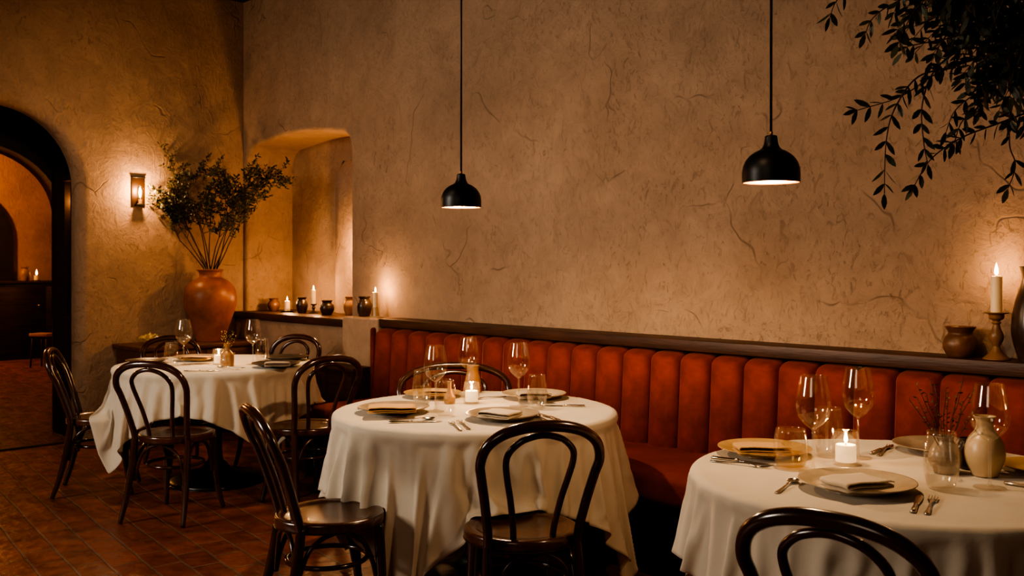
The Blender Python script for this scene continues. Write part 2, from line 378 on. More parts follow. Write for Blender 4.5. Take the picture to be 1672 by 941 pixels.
# lower wall, thicker than the upper one
bm = bmesh.new(); box(bm, 0.0, 1.86, -0.07, 0.6, 0, 0.925); struct(to_obj('wall_back_lower', bm, M['plaster'], smooth=False))
bm = bmesh.new(); box(bm, 1.84, 2.29, -0.20, 0.05, 0, 1.01, 0.018, 3); struct(to_obj('wall_back_pier', bm, M['plaster'], flat_angle=50))
bm = bmesh.new(); box(bm, 2.27, 10.4, -0.04, 0.05, 0, 0.955); struct(to_obj('wall_back_dado', bm, M['plaster'], smooth=False))
# timber shelf of the niche, rail above the banquette
bm = bmesh.new(); box(bm, 0.0, 1.855, -0.10, NB, 0.922, SHZ, 0.006); struct(to_obj('trim_1', bm, M['dwood'], flat_angle=40))
bm = bmesh.new(); box(bm, 2.285, 10.4, -0.19, 0.02, 0.955, 1.012, 0.006)
struct(to_obj('trim_2', bm, M['dwood'], flat_angle=40))

# left wall with the arch
AT0, AT1, ASP = 1.42, 2.62, 2.00
def arch_path(off=0.0, t0=AT0, t1=AT1, sp=ASP, n=24, rise=None):
    r = (t1 - t0) / 2 + off; c = (t0 + t1) / 2; rz = (rise + off) if rise else r
    p = [(c - r, 0.0)]
    p += [(c - r * math.cos(a), sp + rz * math.sin(a)) for a in [PI * i / n for i in range(n + 1)]]
    p += [(c + r, 0.0)]
    return p
def arch_wall(name, x, thick, t_lo, t_hi, zt, mat, B=0.09, path=arch_path):
    bm = bmesh.new()
    P = [bm.verts.new((x, -t, z)) for t, z in path(B)]
    o4 = [bm.verts.new((x, -t_hi, 0)), bm.verts.new((x, -t_hi, zt)), bm.verts.new((x, -t_lo, zt)), bm.verts.new((x, -t_lo, 0))]
    bm.faces.new(P + o4)
    prev = P; n = 6
    for k in range(1, n + 1):
        a = PI / 2 * k / n
        cur = [bm.verts.new((x - B * (1 - math.cos(a)), -t, z)) for t, z in path(B * (1 - math.sin(a)))]
        for i in range(len(cur) - 1): bm.faces.new((prev[i], prev[i + 1], cur[i + 1], cur[i]))
        prev = cur
    cur = [bm.verts.new((x - thick, -t, z)) for t, z in path(0)]
    for i in range(len(cur) - 1): bm.faces.new((prev[i], prev[i + 1], cur[i + 1], cur[i]))
    o5 = [bm.verts.new((x - thick, -t_hi, 0)), bm.verts.new((x - thick, -t_hi, zt)), bm.verts.new((x - thick, -t_lo, zt)), bm.verts.new((x - thick, -t_lo, 0))]
    bm.faces.new(cur + o5)
    return struct(to_obj(name, bm, mat, flat_angle=35))
arch_wall('wall_left', 0.0, 0.14, -0.3, 8.0, CEIL, M['plaster'])
# dark passage behind the arch
def path2(off=0.0): return arch_path(off, 1.36, 2.62, 1.78, 24, 0.55)
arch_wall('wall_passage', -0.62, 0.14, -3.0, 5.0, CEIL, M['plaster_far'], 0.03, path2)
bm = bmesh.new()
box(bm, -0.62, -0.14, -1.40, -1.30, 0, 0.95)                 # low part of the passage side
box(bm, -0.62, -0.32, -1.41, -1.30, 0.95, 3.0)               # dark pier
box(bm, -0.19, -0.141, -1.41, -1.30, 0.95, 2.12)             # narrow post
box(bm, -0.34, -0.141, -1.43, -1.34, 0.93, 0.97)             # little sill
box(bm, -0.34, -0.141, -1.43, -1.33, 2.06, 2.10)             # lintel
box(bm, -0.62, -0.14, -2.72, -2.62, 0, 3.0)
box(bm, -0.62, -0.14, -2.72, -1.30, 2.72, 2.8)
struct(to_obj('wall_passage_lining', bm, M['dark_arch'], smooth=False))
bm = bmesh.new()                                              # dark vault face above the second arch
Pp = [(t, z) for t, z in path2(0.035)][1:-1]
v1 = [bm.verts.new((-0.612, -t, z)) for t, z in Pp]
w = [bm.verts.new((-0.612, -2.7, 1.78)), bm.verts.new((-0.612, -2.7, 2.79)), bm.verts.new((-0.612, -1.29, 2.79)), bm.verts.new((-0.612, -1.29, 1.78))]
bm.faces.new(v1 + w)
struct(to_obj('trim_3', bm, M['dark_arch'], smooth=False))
bm = bmesh.new(); box(bm, -0.60, -0.14, -1.30, -1.26, 0.9, 2.7); struct(to_obj('wall_passage_side', bm, M['plaster_far'], smooth=False))
bm = bmesh.new(); box(bm, -0.05, 0.0, -2.62, -1.42, 0.0, 0.012, 0.004); struct(to_obj('trim_4', bm, M['dwood_y'], smooth=False))
# far room
bm = bmesh.new(); box(bm, -9.5, -0.76, 2.9, 3.0, 0, 3.3); struct(to_obj('wall_far_right', bm, M['plaster_far'], smooth=False))
bm = bmesh.new(); box(bm, -9.5, -0.76, -5.0, -4.9, 0, 3.3); struct(to_obj('wall_far_left', bm, M['plaster_far'], smooth=False))
bm = bmesh.new(); box(bm, -9.5, -0.6, -5, 3, 3.3, 3.4); struct(to_obj('ceiling_far', bm, M['ceil'], smooth=False))
bm = bmesh.new(); box(bm, -8.0, -7.9, -5.0, 3.0, 0, 3.3); struct(to_obj('wall_far_end', bm, M['plaster_far'], smooth=False))

# ------------------------------------------------------------------ bentwood chair (faces +y, origin on the floor below the seat)
def make_chair(name='bentwood_chair', wide=1.0, hz=0.868):
    root = empty(name, (0, 0, 0))
    W = wide
    # seat
    bm = bmesh.new(); seg = 48
    prof = [(0.0, 0.452), (0.08, 0.4525), (0.145, 0.457), (0.165, 0.463), (0.178, 0.4655), (0.19, 0.466), (0.2, 0.463), (0.205, 0.455), (0.205, 0.435), (0.2, 0.428), (0.19, 0.426), (0.0, 0.43)]
    lathe(bm, sprof(prof, 3), seg)
    for v in bm.verts:
        k = 1.0 + 0.06 * max(-1, min(1, v.co.y / 0.2)); v.co.x *= k * (1 + (W - 1) * 0.6)
    to_obj('seat', bm, M['seatw'], root, flat_angle=50)
    # outer hoop
    hw = 0.205 * W
    side = [(0.158 * W, -0.150, 0.44), (0.162 * W, -0.165, 0.50), (0.178 * W, -0.195, 0.60), (0.196 * W, -0.225, 0.69), (hw, -0.250, 0.745), (0.188 * W, -0.272, 0.802), (0.140 * W, -0.288, 0.842), (0.072 * W, -0.297, 0.863)]
    pts = side + [(0, -0.300, hz)] + [(-x, y, z) for x, y, z in side[::-1]]
    rr = [0.0165] * 4 + [0.017, 0.018, 0.019, 0.0195, 0.0195, 0.0195, 0.019, 0.018, 0.017] + [0.0165] * 4
    bm = bmesh.new(); stube(bm, pts, rr, 12, 6); to_obj('back_hoop', bm, M['bent'], root)
    # inner hoop
    ins = [(0.070 * W, -0.150, 0.445), (0.072 * W, -0.160, 0.50), (0.088 * W, -0.188, 0.60), (0.106 * W, -0.215, 0.68), (0.116 * W, -0.238, 0.74), (0.108 * W, -0.258, 0.78), (0.075 * W, -0.272, 0.814), (0.036 * W, -0.279, 0.830)]
    pts = ins + [(0, -0.281, 0.835)] + [(-x, y, z) for x, y, z in ins[::-1]]
    bm = bmesh.new(); stube(bm, pts, 0.0115, 10, 6); to_obj('inner_hoop', bm, M['bent'], root)
    # legs
    for s in (-1, 1):
        bm = bmesh.new(); stube(bm, [(s * 0.158 * W, -0.150, 0.452), (s * 0.160 * W, -0.158, 0.38), (s * 0.166 * W, -0.180, 0.25), (s * 0.176 * W, -0.215, 0.11), (s * 0.186 * W, -0.250, 0.004)], [0.0165, 0.019, 0.019, 0.0165, 0.013], 12, 5)
        to_obj('leg', bm, M['bent'], root)
    for s in (-1, 1):
        bm = bmesh.new(); stube(bm, [(s * 0.140 * W, 0.145, 0.430), (s * 0.146 * W, 0.150, 0.34), (s * 0.154 * W, 0.158, 0.20), (s * 0.166 * W, 0.175, 0.09), (s * 0.180 * W, 0.195, 0.004)], [0.021, 0.020, 0.0175, 0.015, 0.0125], 12, 5)
        to_obj('leg', bm, M['bent'], root)
    # ring under the seat
    bm = bmesh.new(); n = 40
    tube(bm, [(0.148 * W * math.cos(2 * PI * i / n), -0.008 + 0.150 * math.sin(2 * PI * i / n), 0.292) for i in range(n)], 0.0095, 8, closed=True)
    to_obj('stretcher_ring', bm, M['bent'], root)
    # bent braces on the three visible sides
    def brace(a, b):
        a, b = Vector(a), Vector(b); mid = (a + b) / 2; mid.z = 0.418
        p = [a + Vector((0, 0, -0.21)), a * 0.94 + b * 0.06 + Vector((0, 0, -0.13)), a * 0.80 + b * 0.20 + Vector((0, 0, -0.05)), mid,
             b * 0.80 + a * 0.20 + Vector((0, 0, -0.05)), b * 0.94 + a * 0.06 + Vector((0, 0, -0.13)), b + Vector((0, 0, -0.21))]
        bm = bmesh.new(); stube(bm, [tuple(q) for q in p], 0.0095, 8, 6); to_obj('brace', bm, M['bent'], root)
    rl, rr_, fl, fr_ = (-0.150 * W, -0.165, 0.43), (0.150 * W, -0.165, 0.43), (-0.138 * W, 0.140, 0.43), (0.138 * W, 0.140, 0.43)
    brace(rl, fl); brace(rr_, fr_); brace(rl, rr_)
    return root

T1 = (-1.90, 6.28); T2 = (-0.16, 4.30); T3 = (1.17, 2.97)
def face(o, X, d, ang):
    """ang: the way the chair faces, degrees in the camera's plan (90 = away from camera)"""
    o.location = cam_pt(X, d, 0.0); o.rotation_euler = (0, 0, cam_ang(ang) - PI / 2)
GC = 'bentwood chairs round the tables'
ch0 = make_chair()
face(ch0, 0.035, 3.49, 104)
tag(ch0, 'bentwood chair with its back to the viewer, in front of the middle table', 'chair', GC)
for X, d, a, lab in [
    (-0.69, 3.70, 27, 'bentwood chair at left of the middle table, seat showing, seen side on'),
    (-1.87, 5.46, 78, 'bentwood chair in front of the far left table, back and all legs in view'),
    (-2.53, 6.05, 14, 'bentwood chair beside the archway, at left end of the far table'),
    (-1.20, 5.70, 131, 'bentwood chair with amber light on its hoop, right of the far left table'),
    (-2.26, 6.77, -50, 'bentwood chair in front of the terracotta urn, behind the far left table'),
    (-1.66, 6.83, -112, 'bentwood chair under the candle niche shelf, behind the far left table'),
    (0.835, 2.27, 52, 'bentwood chair cropped by the lower edge, in front of the right-hand table'),
]:
    c = dup(ch0); face(c, X, d, a); tag(c, lab, 'chair', GC)
chw = make_chair('bentwood_chair', 1.38, 0.868)
face(chw, -0.27, 4.80, -84)
tag(chw, 'wide dark bentwood chair between the banquette and the middle table', 'chair', GC)

# ------------------------------------------------------------------ tables and cloths
def cloth(T, R, half, corner, zt, label, seed, amp=0.034, nf=21, flare=0.13):
    rg = random.Random(seed); ph = [rg.uniform(0, 2 * PI) for _ in range(6)]
    bm = bmesh.new(); NA = 240
    radial_top = [0.0, 0.2, 0.4, 0.5, R - 0.05, R - 0.02]
    n_h = 26
    base = cam_ang(corner)
    rings = []
    def L(phi):
        a = phi - base; p = 9.0
        return half / (abs(math.cos(a + PI / 4)) ** p + abs(math.sin(a + PI / 4)) ** p) ** (1 / p)
    for k, r in enumerate(radial_top):
        if r == 0: rings.append([bm.verts.new((0, 0, zt))])
        else: rings.append([bm.verts.new((r * math.cos(2 * PI * i / NA), r * math.sin(2 * PI * i / NA), zt)) for i in range(NA)])
    for k in range(1, 5):
        a = PI / 2 * k / 4; rr = R - 0.02 + 0.02 * math.sin(a); z = zt - 0.02 * (1 - math.cos(a))
        rings.append([bm.verts.new((rr * math.cos(2 * PI * i / NA), rr * math.sin(2 * PI * i / NA), z)) for i in range(NA)])
    for k in range(1, n_h + 1):
        f = k / n_h; row = []
        for i in range(NA):
            phi = 2 * PI * i / NA
            drop = max(0.08, L(phi) - R - 0.012)
            h = drop * f
            corner_w = max(0.0, math.cos(2 * (phi - base))) ** 2 if False else max(0.0, math.cos(4 * (phi - base)))
            q1 = nf * phi + ph[0] + 1.3 * math.sin(2 * phi + ph[1]) + 0.5 * math.sin(5 * phi + ph[3]); q2 = (nf * 1.0 // 1.6) * phi + ph[2] + 1.2 * math.sin(3 * phi + ph[3])
            ridge = lambda q: 2.0 * (0.5 + 0.5 * math.cos(q)) ** 1.7 - 0.75
            big = 0.5 + 0.5 * math.sin(2 * phi + ph[4]) * math.cos(3 * phi + ph[5])
            w = (0.35 + 0.65 * big) * ridge(q1) * 0.62 + 0.75 * ridge(q2)
            g = min(1.0, h / 0.22); g = g * g * (3 - 2 * g)
            out = 0.012 * min(1, h / 0.05) + flare * h + (amp * w + 0.012) * g + 0.035 * corner_w * g
            rr = R + max(out, 0.004)
            tw = 0.035 * math.sin(5 * phi + ph[5]) * g
            z = zt - 0.02 - h * 0.985
            row.append(bm.verts.new((rr * math.cos(phi + tw), rr * math.sin(phi + tw), z)))
        rings.append(row)
    for a, b in zip(rings, rings[1:]):
        for i in range(NA):
            j = (i + 1) % NA
            if len(a) == 1: bm.faces.new((a[0], b[i], b[j]))
            else: bm.faces.new((a[i], a[j], b[j], b[i]))
    o = to_obj('tablecloth', bm, M['cloth'], None, cam_pt(T[0], T[1], 0.0))
    s = o.modifiers.new('thickness', 'SOLIDIFY'); s.thickness = 0.0025; s.offset = 1
    return tag(o, label, 'tablecloth', 'cream cloths on the round tables')
def table(T, R, label, zt=0.745):
    root = empty('round_table', cam_pt(T[0], T[1], 0.0))
    bm = bmesh.new(); lathe(bm, [(0, zt - 0.03), (R - 0.02, zt - 0.03), (R - 0.012, zt - 0.026), (R - 0.006, zt - 0.012), (R - 0.012, zt - 0.002), (R - 0.02, zt), (0, zt)], 64); to_obj('tabletop', bm, M['dwood'], root, flat_angle=40)
    bm = bmesh.new(); lathe(bm, sprof([(0.0, 0.09), (0.06, 0.09), (0.045, 0.16), (0.038, 0.3), (0.038, 0.6), (0.05, 0.68), (0.12, 0.714), (0.0, 0.714)], 3), 24); to_obj('pedestal', bm, M['iron'], root)
    bm = bmesh.new(); lathe(bm, sprof([(0, 0), (0.27, 0), (0.285, 0.012), (0.27, 0.03), (0.2, 0.06), (0.1, 0.088), (0.06, 0.13), (0.0, 0.13)], 4), 40); to_obj('base', bm, M['iron'], root)
    return tag(root, label, 'table', 'round pedestal tables')
table(T1, 0.608, 'round pedestal table with black domed base, at far left in front of the urn')
table(T2, 0.608, 'round table under the left pendant lamp, legs hidden by its cloth')
table(T3, 0.608, 'round table at the right, cropped by the picture edge')
CLOTH_SPECS = [(T1, 0.87, -46, 0.60, 0.635), (T2, 0.93, -112, 0.60, 0.665), (T3, 0.88, -137, 0.60, 0.66)]
SEATS = [(o.location.x, o.location.y) for o in sc.objects if o.type == 'EMPTY' and 'chair' in o.name and o.name not in ('bentwood_chair.001', 'bentwood_chair.002')]
def drape():
    """lets three square cloths fall on the tables and chair seats and returns their settled meshes"""
    def collider(build):
        bm = bmesh.new(); build(bm); bmesh.ops.recalc_face_normals(bm, faces=bm.faces)
        me = bpy.data.meshes.new('collider'); bm.to_mesh(me); bm.free()
        o = bpy.data.objects.new('collider', me); COL.objects.link(o); o.modifiers.new('collision', 'COLLISION')
        o.collision.thickness_outer = 0.004; o.collision.cloth_friction = 12; return o
    tmp = []
    def tables(bm):
        for T, half, corner, r1, r2 in CLOTH_SPECS:
            p = cam_pt(T[0], T[1], 0)
            lathe(bm, [(0, .10), (r2, .10), (r1, .715), (.612, .728), (.617, .738), (.612, .748), (.602, .7515), (.58, .752), (0.3, .752), (0, .752)], 64, p)
        for x, y in SEATS: lathe(bm, [(0, .42), (.20, .42), (.21, .43), (.21, .457), (.197, .467), (0, .467)], 32, (x, y, 0))
        box(bm, 2.2, 9.0, -0.805, -0.1, 0.2, 0.467, 0.03, 2)
    tmp.append(collider(tables))
    out = []; NG = 76
    for T, half, corner, r1, r2 in CLOTH_SPECS:
        rg = random.Random(1); bm = bmesh.new(); a = cam_ang(corner) - PI / 4; p = cam_pt(T[0], T[1], 0); g = []
        for i in range(NG + 1):
            row = []
            for j in range(NG + 1):
                x = -half + 2 * half * i / NG; y = -half + 2 * half * j / NG
                row.append(bm.verts.new((p.x + x * math.cos(a) - y * math.sin(a), p.y + x * math.sin(a) + y * math.cos(a), .758 + rg.uniform(-.001, .001))))
            g.append(row)
        for i in range(NG):
            for j in range(NG): bm.faces.new((g[i][j], g[i + 1][j], g[i + 1][j + 1], g[i][j + 1]))
        me = bpy.data.meshes.new('tablecloth'); bm.to_mesh(me); bm.free()
        o = bpy.data.objects.new('falling_cloth', me); COL.objects.link(o); tmp.append(o)
        m = o.modifiers.new('Cloth', 'CLOTH'); q = m.settings
        q.quality = 5; q.mass = .3; q.tension_stiffness = 20; q.compression_stiffness = 20; q.shear_stiffness = 9; q.bending_stiffness = 0.45
        q.air_damping = 4; q.bending_damping = .5; q.tension_damping = 8
        k = m.collision_settings; k.collision_quality = 3; k.distance_min = .004; k.friction = 10; k.use_self_collision = False
        m.point_cache.frame_start = 1; m.point_cache.frame_end = 60; out.append(o)
    sc.frame_start = 1; sc.frame_end = 60
    for f in range(1, 57): sc.frame_set(f)
    dg = bpy.context.evaluated_depsgraph_get(); res = []
    for o, (T, half, corner, r1, r2) in zip(out, CLOTH_SPECS):
        me = bpy.data.meshes.new_from_object(o.evaluated_get(dg)); p = cam_pt(T[0], T[1], 0)
        me.transform(Matrix.Translation(-p)); res.append(me)
        for v in me.vertices:
            rr = v.co.xy.length
            if rr < 0.60:
                k = min(1.0, (0.60 - rr) / 0.03); v.co.z += (0.7565 - v.co.z) * 0.93 * k
        assert 0.7 < max(v.co.xy.length for v in me.vertices) < 1.3
    for o in tmp: bpy.data.objects.remove(o)
    sc.frame_set(1)
    return res
CLOTH_LABELS = ['cream tablecloth on the far left table in front of the urn', 'cream tablecloth on the middle table, hem resting on a chair seat', 'cream tablecloth on the right-hand table, cropped by the picture edge']
try:
    draped = drape()
except Exception:
    draped = None
if draped:
    for me, (T, *_), lab in zip(draped, CLOTH_SPECS, CLOTH_LABELS):
        o = mesh_obj('tablecloth', me, M['cloth'], None, cam_pt(T[0], T[1], 0.0))
        e = o.modifiers.new('smooth', 'SUBSURF'); e.levels = 1; e.render_levels = 1
        e = o.modifiers.new('thickness', 'SOLIDIFY'); e.thickness = 0.0015; e.offset = 0
        tag(o, lab, 'tablecloth', 'cream cloths on the round tables')
else:
  cloth(T1, 0.635, 0.875, -48, 0.752, 'cream tablecloth on the far left table in front of the urn', 3, flare=0.07)
  cloth(T2, 0.625, 0.90, -112, 0.752, 'cream tablecloth on the middle table, hem resting on a chair seat', 8)
  cloth(T3, 0.625, 0.86, -135, 0.752, 'cream tablecloth on the right-hand table, cropped by the picture edge', 5)
ZT = 0.759

# ------------------------------------------------------------------ tableware factories (each builds its meshes once)
CACHE = {}
def part(key, name, build, mat, parent=None, smooth=True, flat=None):
    if key not in CACHE:
        bm = bmesh.new(); build(bm); bmesh.ops.recalc_face_normals(bm, faces=bm.faces)
        me = bpy.data.meshes.new(name); bm.to_mesh(me); bm.free(); me.materials.append(mat)
        me.polygons.foreach_set('use_smooth', [smooth] * len(me.polygons))
        if flat: me.set_sharp_from_angle(angle=math.radians(flat))
        CACHE[key] = me
    o = bpy.data.objects.new(name, CACHE[key]); COL.objects.link(o)
    if parent: o.parent = parent
    return o

def wine_glass(p, label, s=1.0, group=None):
    root = empty('wine_glass', p); root.scale = (s, s, s)
    def bowl(bm):
        out = sprof([(0.0045, 0.125), (0.012, 0.131), (0.030, 0.146), (0.046, 0.168), (0.0515, 0.192), (0.050, 0.222), (0.0435, 0.256), (0.0375, 0.285)], 5)
        inn = [(max(0, r - 0.0012), z + 0.0008) for r, z in out[2:]][::-1]
        lathe(bm, out + [(0.0370, 0.2858)] + inn + [(0.0, 0.1345)], 40)
    def stem(bm): lathe(bm, sprof([(0.012, 0.0045), (0.006, 0.012), (0.0042, 0.03), (0.0038, 0.07), (0.0040, 0.11), (0.0046, 0.1252)], 4), 16)
    def foot(bm): lathe(bm, [(0, 0), (0.042, 0), (0.0432, 0.0012), (0.042, 0.0022), (0.02, 0.0038), (0.0, 0.0055)], 40)
    part('wg_b', 'bowl', bowl, M['glass'], root); part('wg_s', 'stem', stem, M['glass_stem'], root); part('wg_f', 'foot', foot, M['glass_stem'], root)
    return tag(root, label, 'wine glass', group)
def tumbler(p, label, s=1.0, kind='tall', group=None, water=None):
    root = empty('tumbler', p); root.scale = (s, s, s)
    if kind == 'tall':
        P = [(0.0, 0.0), (0.027, 0.0), (0.033, 0.004), (0.040, 0.022), (0.0445, 0.055), (0.0445, 0.080), (0.0410, 0.115), (0.0365, 0.150)]
    else:
        P = [(0.0, 0.0), (0.034, 0.0), (0.042, 0.004), (0.050, 0.025), (0.0535, 0.055), (0.052, 0.085), (0.0455, 0.122)]
    out = sprof(P, 4); H = P[-1][1]
    mat = M['glass']
    def body(bm):
        inn = [(max(0, r - 0.0016), max(z, 0.007)) for r, z in out[6:]][::-1]
        lathe(bm, out + [(P[-1][0] - 0.0008, H + 0.0008)] + inn + [(0, 0.007)], 40)
    part('tb_' + kind, 'glass_body', body, mat, root)
    if water:
        top = water * H
        def wat(bm):
            pr = [(max(0, r - 0.0022), max(z, 0.0078)) for r, z in out if z < top]
            lathe(bm, [(0, 0.0078)] + pr[3:] + [(pr[-1][0], top), (0, top)], 40)
        part('wt_' + kind + ('%g' % water), 'drink' if kind == 'short' else 'water', wat, M['glass_amber'] if kind == 'short' else M['water'], root, flat=40)
    return tag(root, label, 'drinking glass', group)
def flame_at(parent, z, s=1.0):
    def fl(bm): lathe(bm, sprof([(0.0, 0.0), (0.0035, 0.003), (0.0058, 0.010), (0.0048, 0.020), (0.0022, 0.030), (0.0, 0.038)], 4), 14)
    o = part('flame', 'flame', fl, M['flame'], parent); o.location = (0, 0, z + 0.006); o.scale = (s, s, s * 1.05)
    def wk(bm): lathe(bm, [(0, 0), (0.0012, 0), (0.001, 0.012), (0, 0.013)], 6)
    w = part('wick', 'wick', wk, M['wick'], parent); w.location = (0, 0, z - 0.002)
    return o
def plight(loc, energy, col=(1.0, 0.56, 0.25), r=0.012, name='candle_light'):
    l = bpy.data.lights.new(name, 'POINT'); l.energy = energy; l.color = col; l.shadow_soft_size = r
    o = bpy.data.objects.new(name, l); COL.objects.link(o); o.location = loc; return o
def votive(p, label, s=1.0, energy=1.0, group='votive candles on the tables'):
    root = empty('votive_candle', p); root.scale = (s, s, s)
    def holder(bm):
        out = sprof([(0.0, 0.0), (0.032, 0.0), (0.036, 0.003), (0.038, 0.03), (0.0385, 0.06), (0.036, 0.085), (0.034, 0.098)], 4)
        inn = [(max(0, r - 0.002), max(z, 0.009)) for r, z in out[6:]][::-1]
        lathe(bm, out + [(0.033, 0.099)] + inn + [(0, 0.009)], 36)
    part('vt_h', 'glass_holder', holder, M['glass'], root)
    w = part('vt_w', 'wax', lambda bm: lathe(bm, [(0, 0.0095), (0.0275, 0.0095), (0.029, 0.012), (0.029, 0.056), (0.027, 0.0585), (0.018, 0.0565), (0, 0.0555)], 32), M['wax_lit'], root, flat=40)
    flame_at(root, 0.056, 0.95)
    plight(Vector(p) + Vector((0, 0, 0.085 * s)), energy)
    return tag(root, label, 'candle', group)

def plate(p, label, mat='plate', s=1.0, group=None):
    o = part('plate_' + mat, 'dinner_plate', lambda bm: lathe(bm, sprof([(0.0, 0.006), (0.075, 0.006), (0.095, 0.009), (0.120, 0.018), (0.150, 0.0265), (0.153, 0.0255), (0.151, 0.0235), (0.120, 0.0135), (0.09, 0.004), (0.085, 0.0), (0.0, 0.0)], 3), 56), M[mat], None)
    o.location = p; o.scale = (s, s, s); return tag(o, label, 'plate', group)
def napkin(p, ang, label, mat, w=0.165, dpt=0.105, tilt=0.0, group='folded napkins'):
    def nb(bm):
        path = [(-0.5, 0.0), (-0.2, 0.0015), (0.2, 0.001), (0.48, 0.001), (0.502, 0.0035), (0.505, 0.007), (0.49, 0.010), (0.2, 0.0105), (-0.2, 0.0115), (-0.46, 0.0105), (-0.485, 0.0135), (-0.48, 0.0175), (-0.45, 0.0195), (-0.2, 0.0205), (0.2, 0.0195), (0.42, 0.0185), (0.49, 0.0150)]
        ny = 10; rows = []
        rg = random.Random(5)
        for j in range(ny + 1):
            yy = (j / ny - 0.5) * dpt
            rows.append([bm.verts.new((x * w + 0.002 * math.sin(yy * 60 + z * 300), yy * (1 + 0.03 * math.sin(x * 5)), z + 0.0012 * math.sin(yy * 50 + x * 7) + 0.0006)) for x, z in path])
        for a, b in zip(rows, rows[1:]):
            for i in range(len(path) - 1): bm.faces.new((a[i], a[i + 1], b[i + 1], b[i]))
        for v in bm.verts: v.co.z = max(v.co.z, 0.0005)
    o = part('nap_%s_%g_%g' % (mat, w, dpt), 'folded_napkin', nb, M[mat], None)
    if not o.data.get('s'): pass
    md = o.modifiers.new('thickness', 'SOLIDIFY'); md.thickness = 0.003; md.offset = 1
    o.location = p; o.rotation_euler = (0, tilt, cam_ang(ang)); return tag(o, label, 'napkin', group)
def flat_outline(bm, sections, th=0.002):
    """sections: (x, half width, z) lofted along x"""
    prev = None
    for x, h, z in sections:
        cur = [bm.verts.new((x, -h, z)), bm.verts.new((x, -h * 0.6, z + th)), bm.verts.new((x, h * 0.6, z + th)), bm.verts.new((x, h, z)), bm.verts.new((x, 0, z - 0.0004))]
        if prev:
            for i in range(5): bm.faces.new((prev[i], prev[(i + 1) % 5], cur[(i + 1) % 5], cur[i]))
        else: bm.faces.new(cur)
        prev = cur
    bm.faces.new(prev[::-1])
HANDLE = [(0.0, 0.005, 0.001), (0.006, 0.0085, 0.001), (0.03, 0.0075, 0.0015), (0.07, 0.0048, 0.003), (0.10, 0.0035, 0.005), (0.125, 0.0034, 0.006)]
def fork(p, ang, label, group='forks on the tables'):
    root = empty('fork', p, cam_ang(ang))
    part('fk_h', 'handle', lambda bm: flat_outline(bm, HANDLE + [(0.14, 0.006, 0.005), (0.152, 0.0115, 0.003), (0.160, 0.0125, 0.0025)], 0.0025), M['steel'], root)
    def tines(bm):
        for k in range(4):
            y = -0.0108 + 0.0072 * k
            tube(bm, [(0.157, y, 0.0035), (0.17, y, 0.0026), (0.185, y, 0.003), (0.198, y * 0.97, 0.0055), (0.204, y * 0.95, 0.0075)], [0.0017, 0.0017, 0.0016, 0.0012, 0.0006], 6)
    part('fk_t', 'tines', tines, M['steel'], root); return tag(root, label, 'fork', group)
def knife(p, ang, label, group='knives on the tables'):
    root = empty('table_knife', p, cam_ang(ang))
    part('kn_h', 'handle', lambda bm: flat_outline(bm, [(0, 0.005, 0.001), (0.005, 0.0085, 0.001), (0.03, 0.0078, 0.001), (0.08, 0.006, 0.0015), (0.095, 0.005, 0.0015)], 0.006), M['steel'], root)
    part('kn_b', 'blade', lambda bm: flat_outline(bm, [(0.093, 0.004, 0.002), (0.10, 0.0075, 0.002), (0.13, 0.0092, 0.0018), (0.17, 0.0098, 0.0015), (0.20, 0.0075, 0.0013), (0.214, 0.002, 0.0012)], 0.0012), M['steel'], root)
    return tag(root, label, 'knife', group)
def spoon(p, ang, label, group='spoons on the tables'):
    root = empty('spoon', p, cam_ang(ang))
    part('sp_h', 'handle', lambda bm: flat_outline(bm, HANDLE + [(0.138, 0.004, 0.005)], 0.0025), M['steel'], root)
    def bowl(bm):
        n = 20; rings = []
        for q, dz in ((1.0, 0.0), (0.8, -0.0035), (0.5, -0.006), (0.0, -0.007)):
            rings.append([bm.verts.new((0.160 + 0.027 * q * math.cos(2 * PI * i / n), 0.0185 * q * math.sin(2 * PI * i / n), 0.0078 + dz)) for i in range(n)] if q else [bm.verts.new((0.160, 0, 0.0078 + dz))])
        for a, b in zip(rings, rings[1:]):
            for i in range(n):
                j = (i + 1) % n
                bm.faces.new((a[i], a[j], b[0]) if len(b) == 1 else (a[i], a[j], b[j], b[i]))
    part('sp_b', 'bowl', bowl, M['steel'], root); return tag(root, label, 'spoon', group)

def tp(u, v, z=ZT): return at(u, v, z)
GW = 'wine glasses on the tables'; GT = 'tumblers on the tables'; GP = 'plates on the tables'
# --- middle table
wine_glass(tp(711, 672), 'empty wine glass nearest on the middle table, at left above a tumbler', group=GW)
wine_glass(tp(765, 648), 'empty wine glass furthest back on the middle table, behind the candle', group=GW)
wine_glass(tp(847, 664), 'empty wine glass on the right half of the middle table', group=GW)
tumbler(tp(689, 658), 'tumbler furthest left on the middle table, behind the nearest wine glass', water=0.5, group=GT)
tumbler(tp(727, 679), 'tumbler in front on the middle table, between candle and left plate', group=GT)
tumbler(tp(877, 668), 'tumbler with water at the right of the middle table', water=0.55, group=GT)
votive(tp(770, 659), 'white votive candle in clear glass, centre of the middle table', 1.0, 1.2)
plate(tp(643, 673), 'grey stoneware plate with ochre napkin, left front of the middle table', group=GP)
napkin(tp(640, 672, ZT + 0.024), 8, 'ochre folded napkin on the left front plate of the middle table', 'napkin_o', 0.20, 0.12)
plate(tp(820, 684), 'grey stoneware plate with pale napkin, nearest the viewer on the middle table', group=GP)
napkin(tp(816, 681, ZT + 0.024), -28, 'pale folded napkin on the front plate of the middle table', 'napkin_w', 0.145, 0.115)
plate(tp(872, 650), 'cream plate at the right back of the middle table, beside the banquette', 'plate_c', group=GP)
napkin(tp(871, 649, ZT + 0.024), 10, 'taupe folded napkin on the right back plate of the middle table', 'napkin_g', 0.15, 0.10)
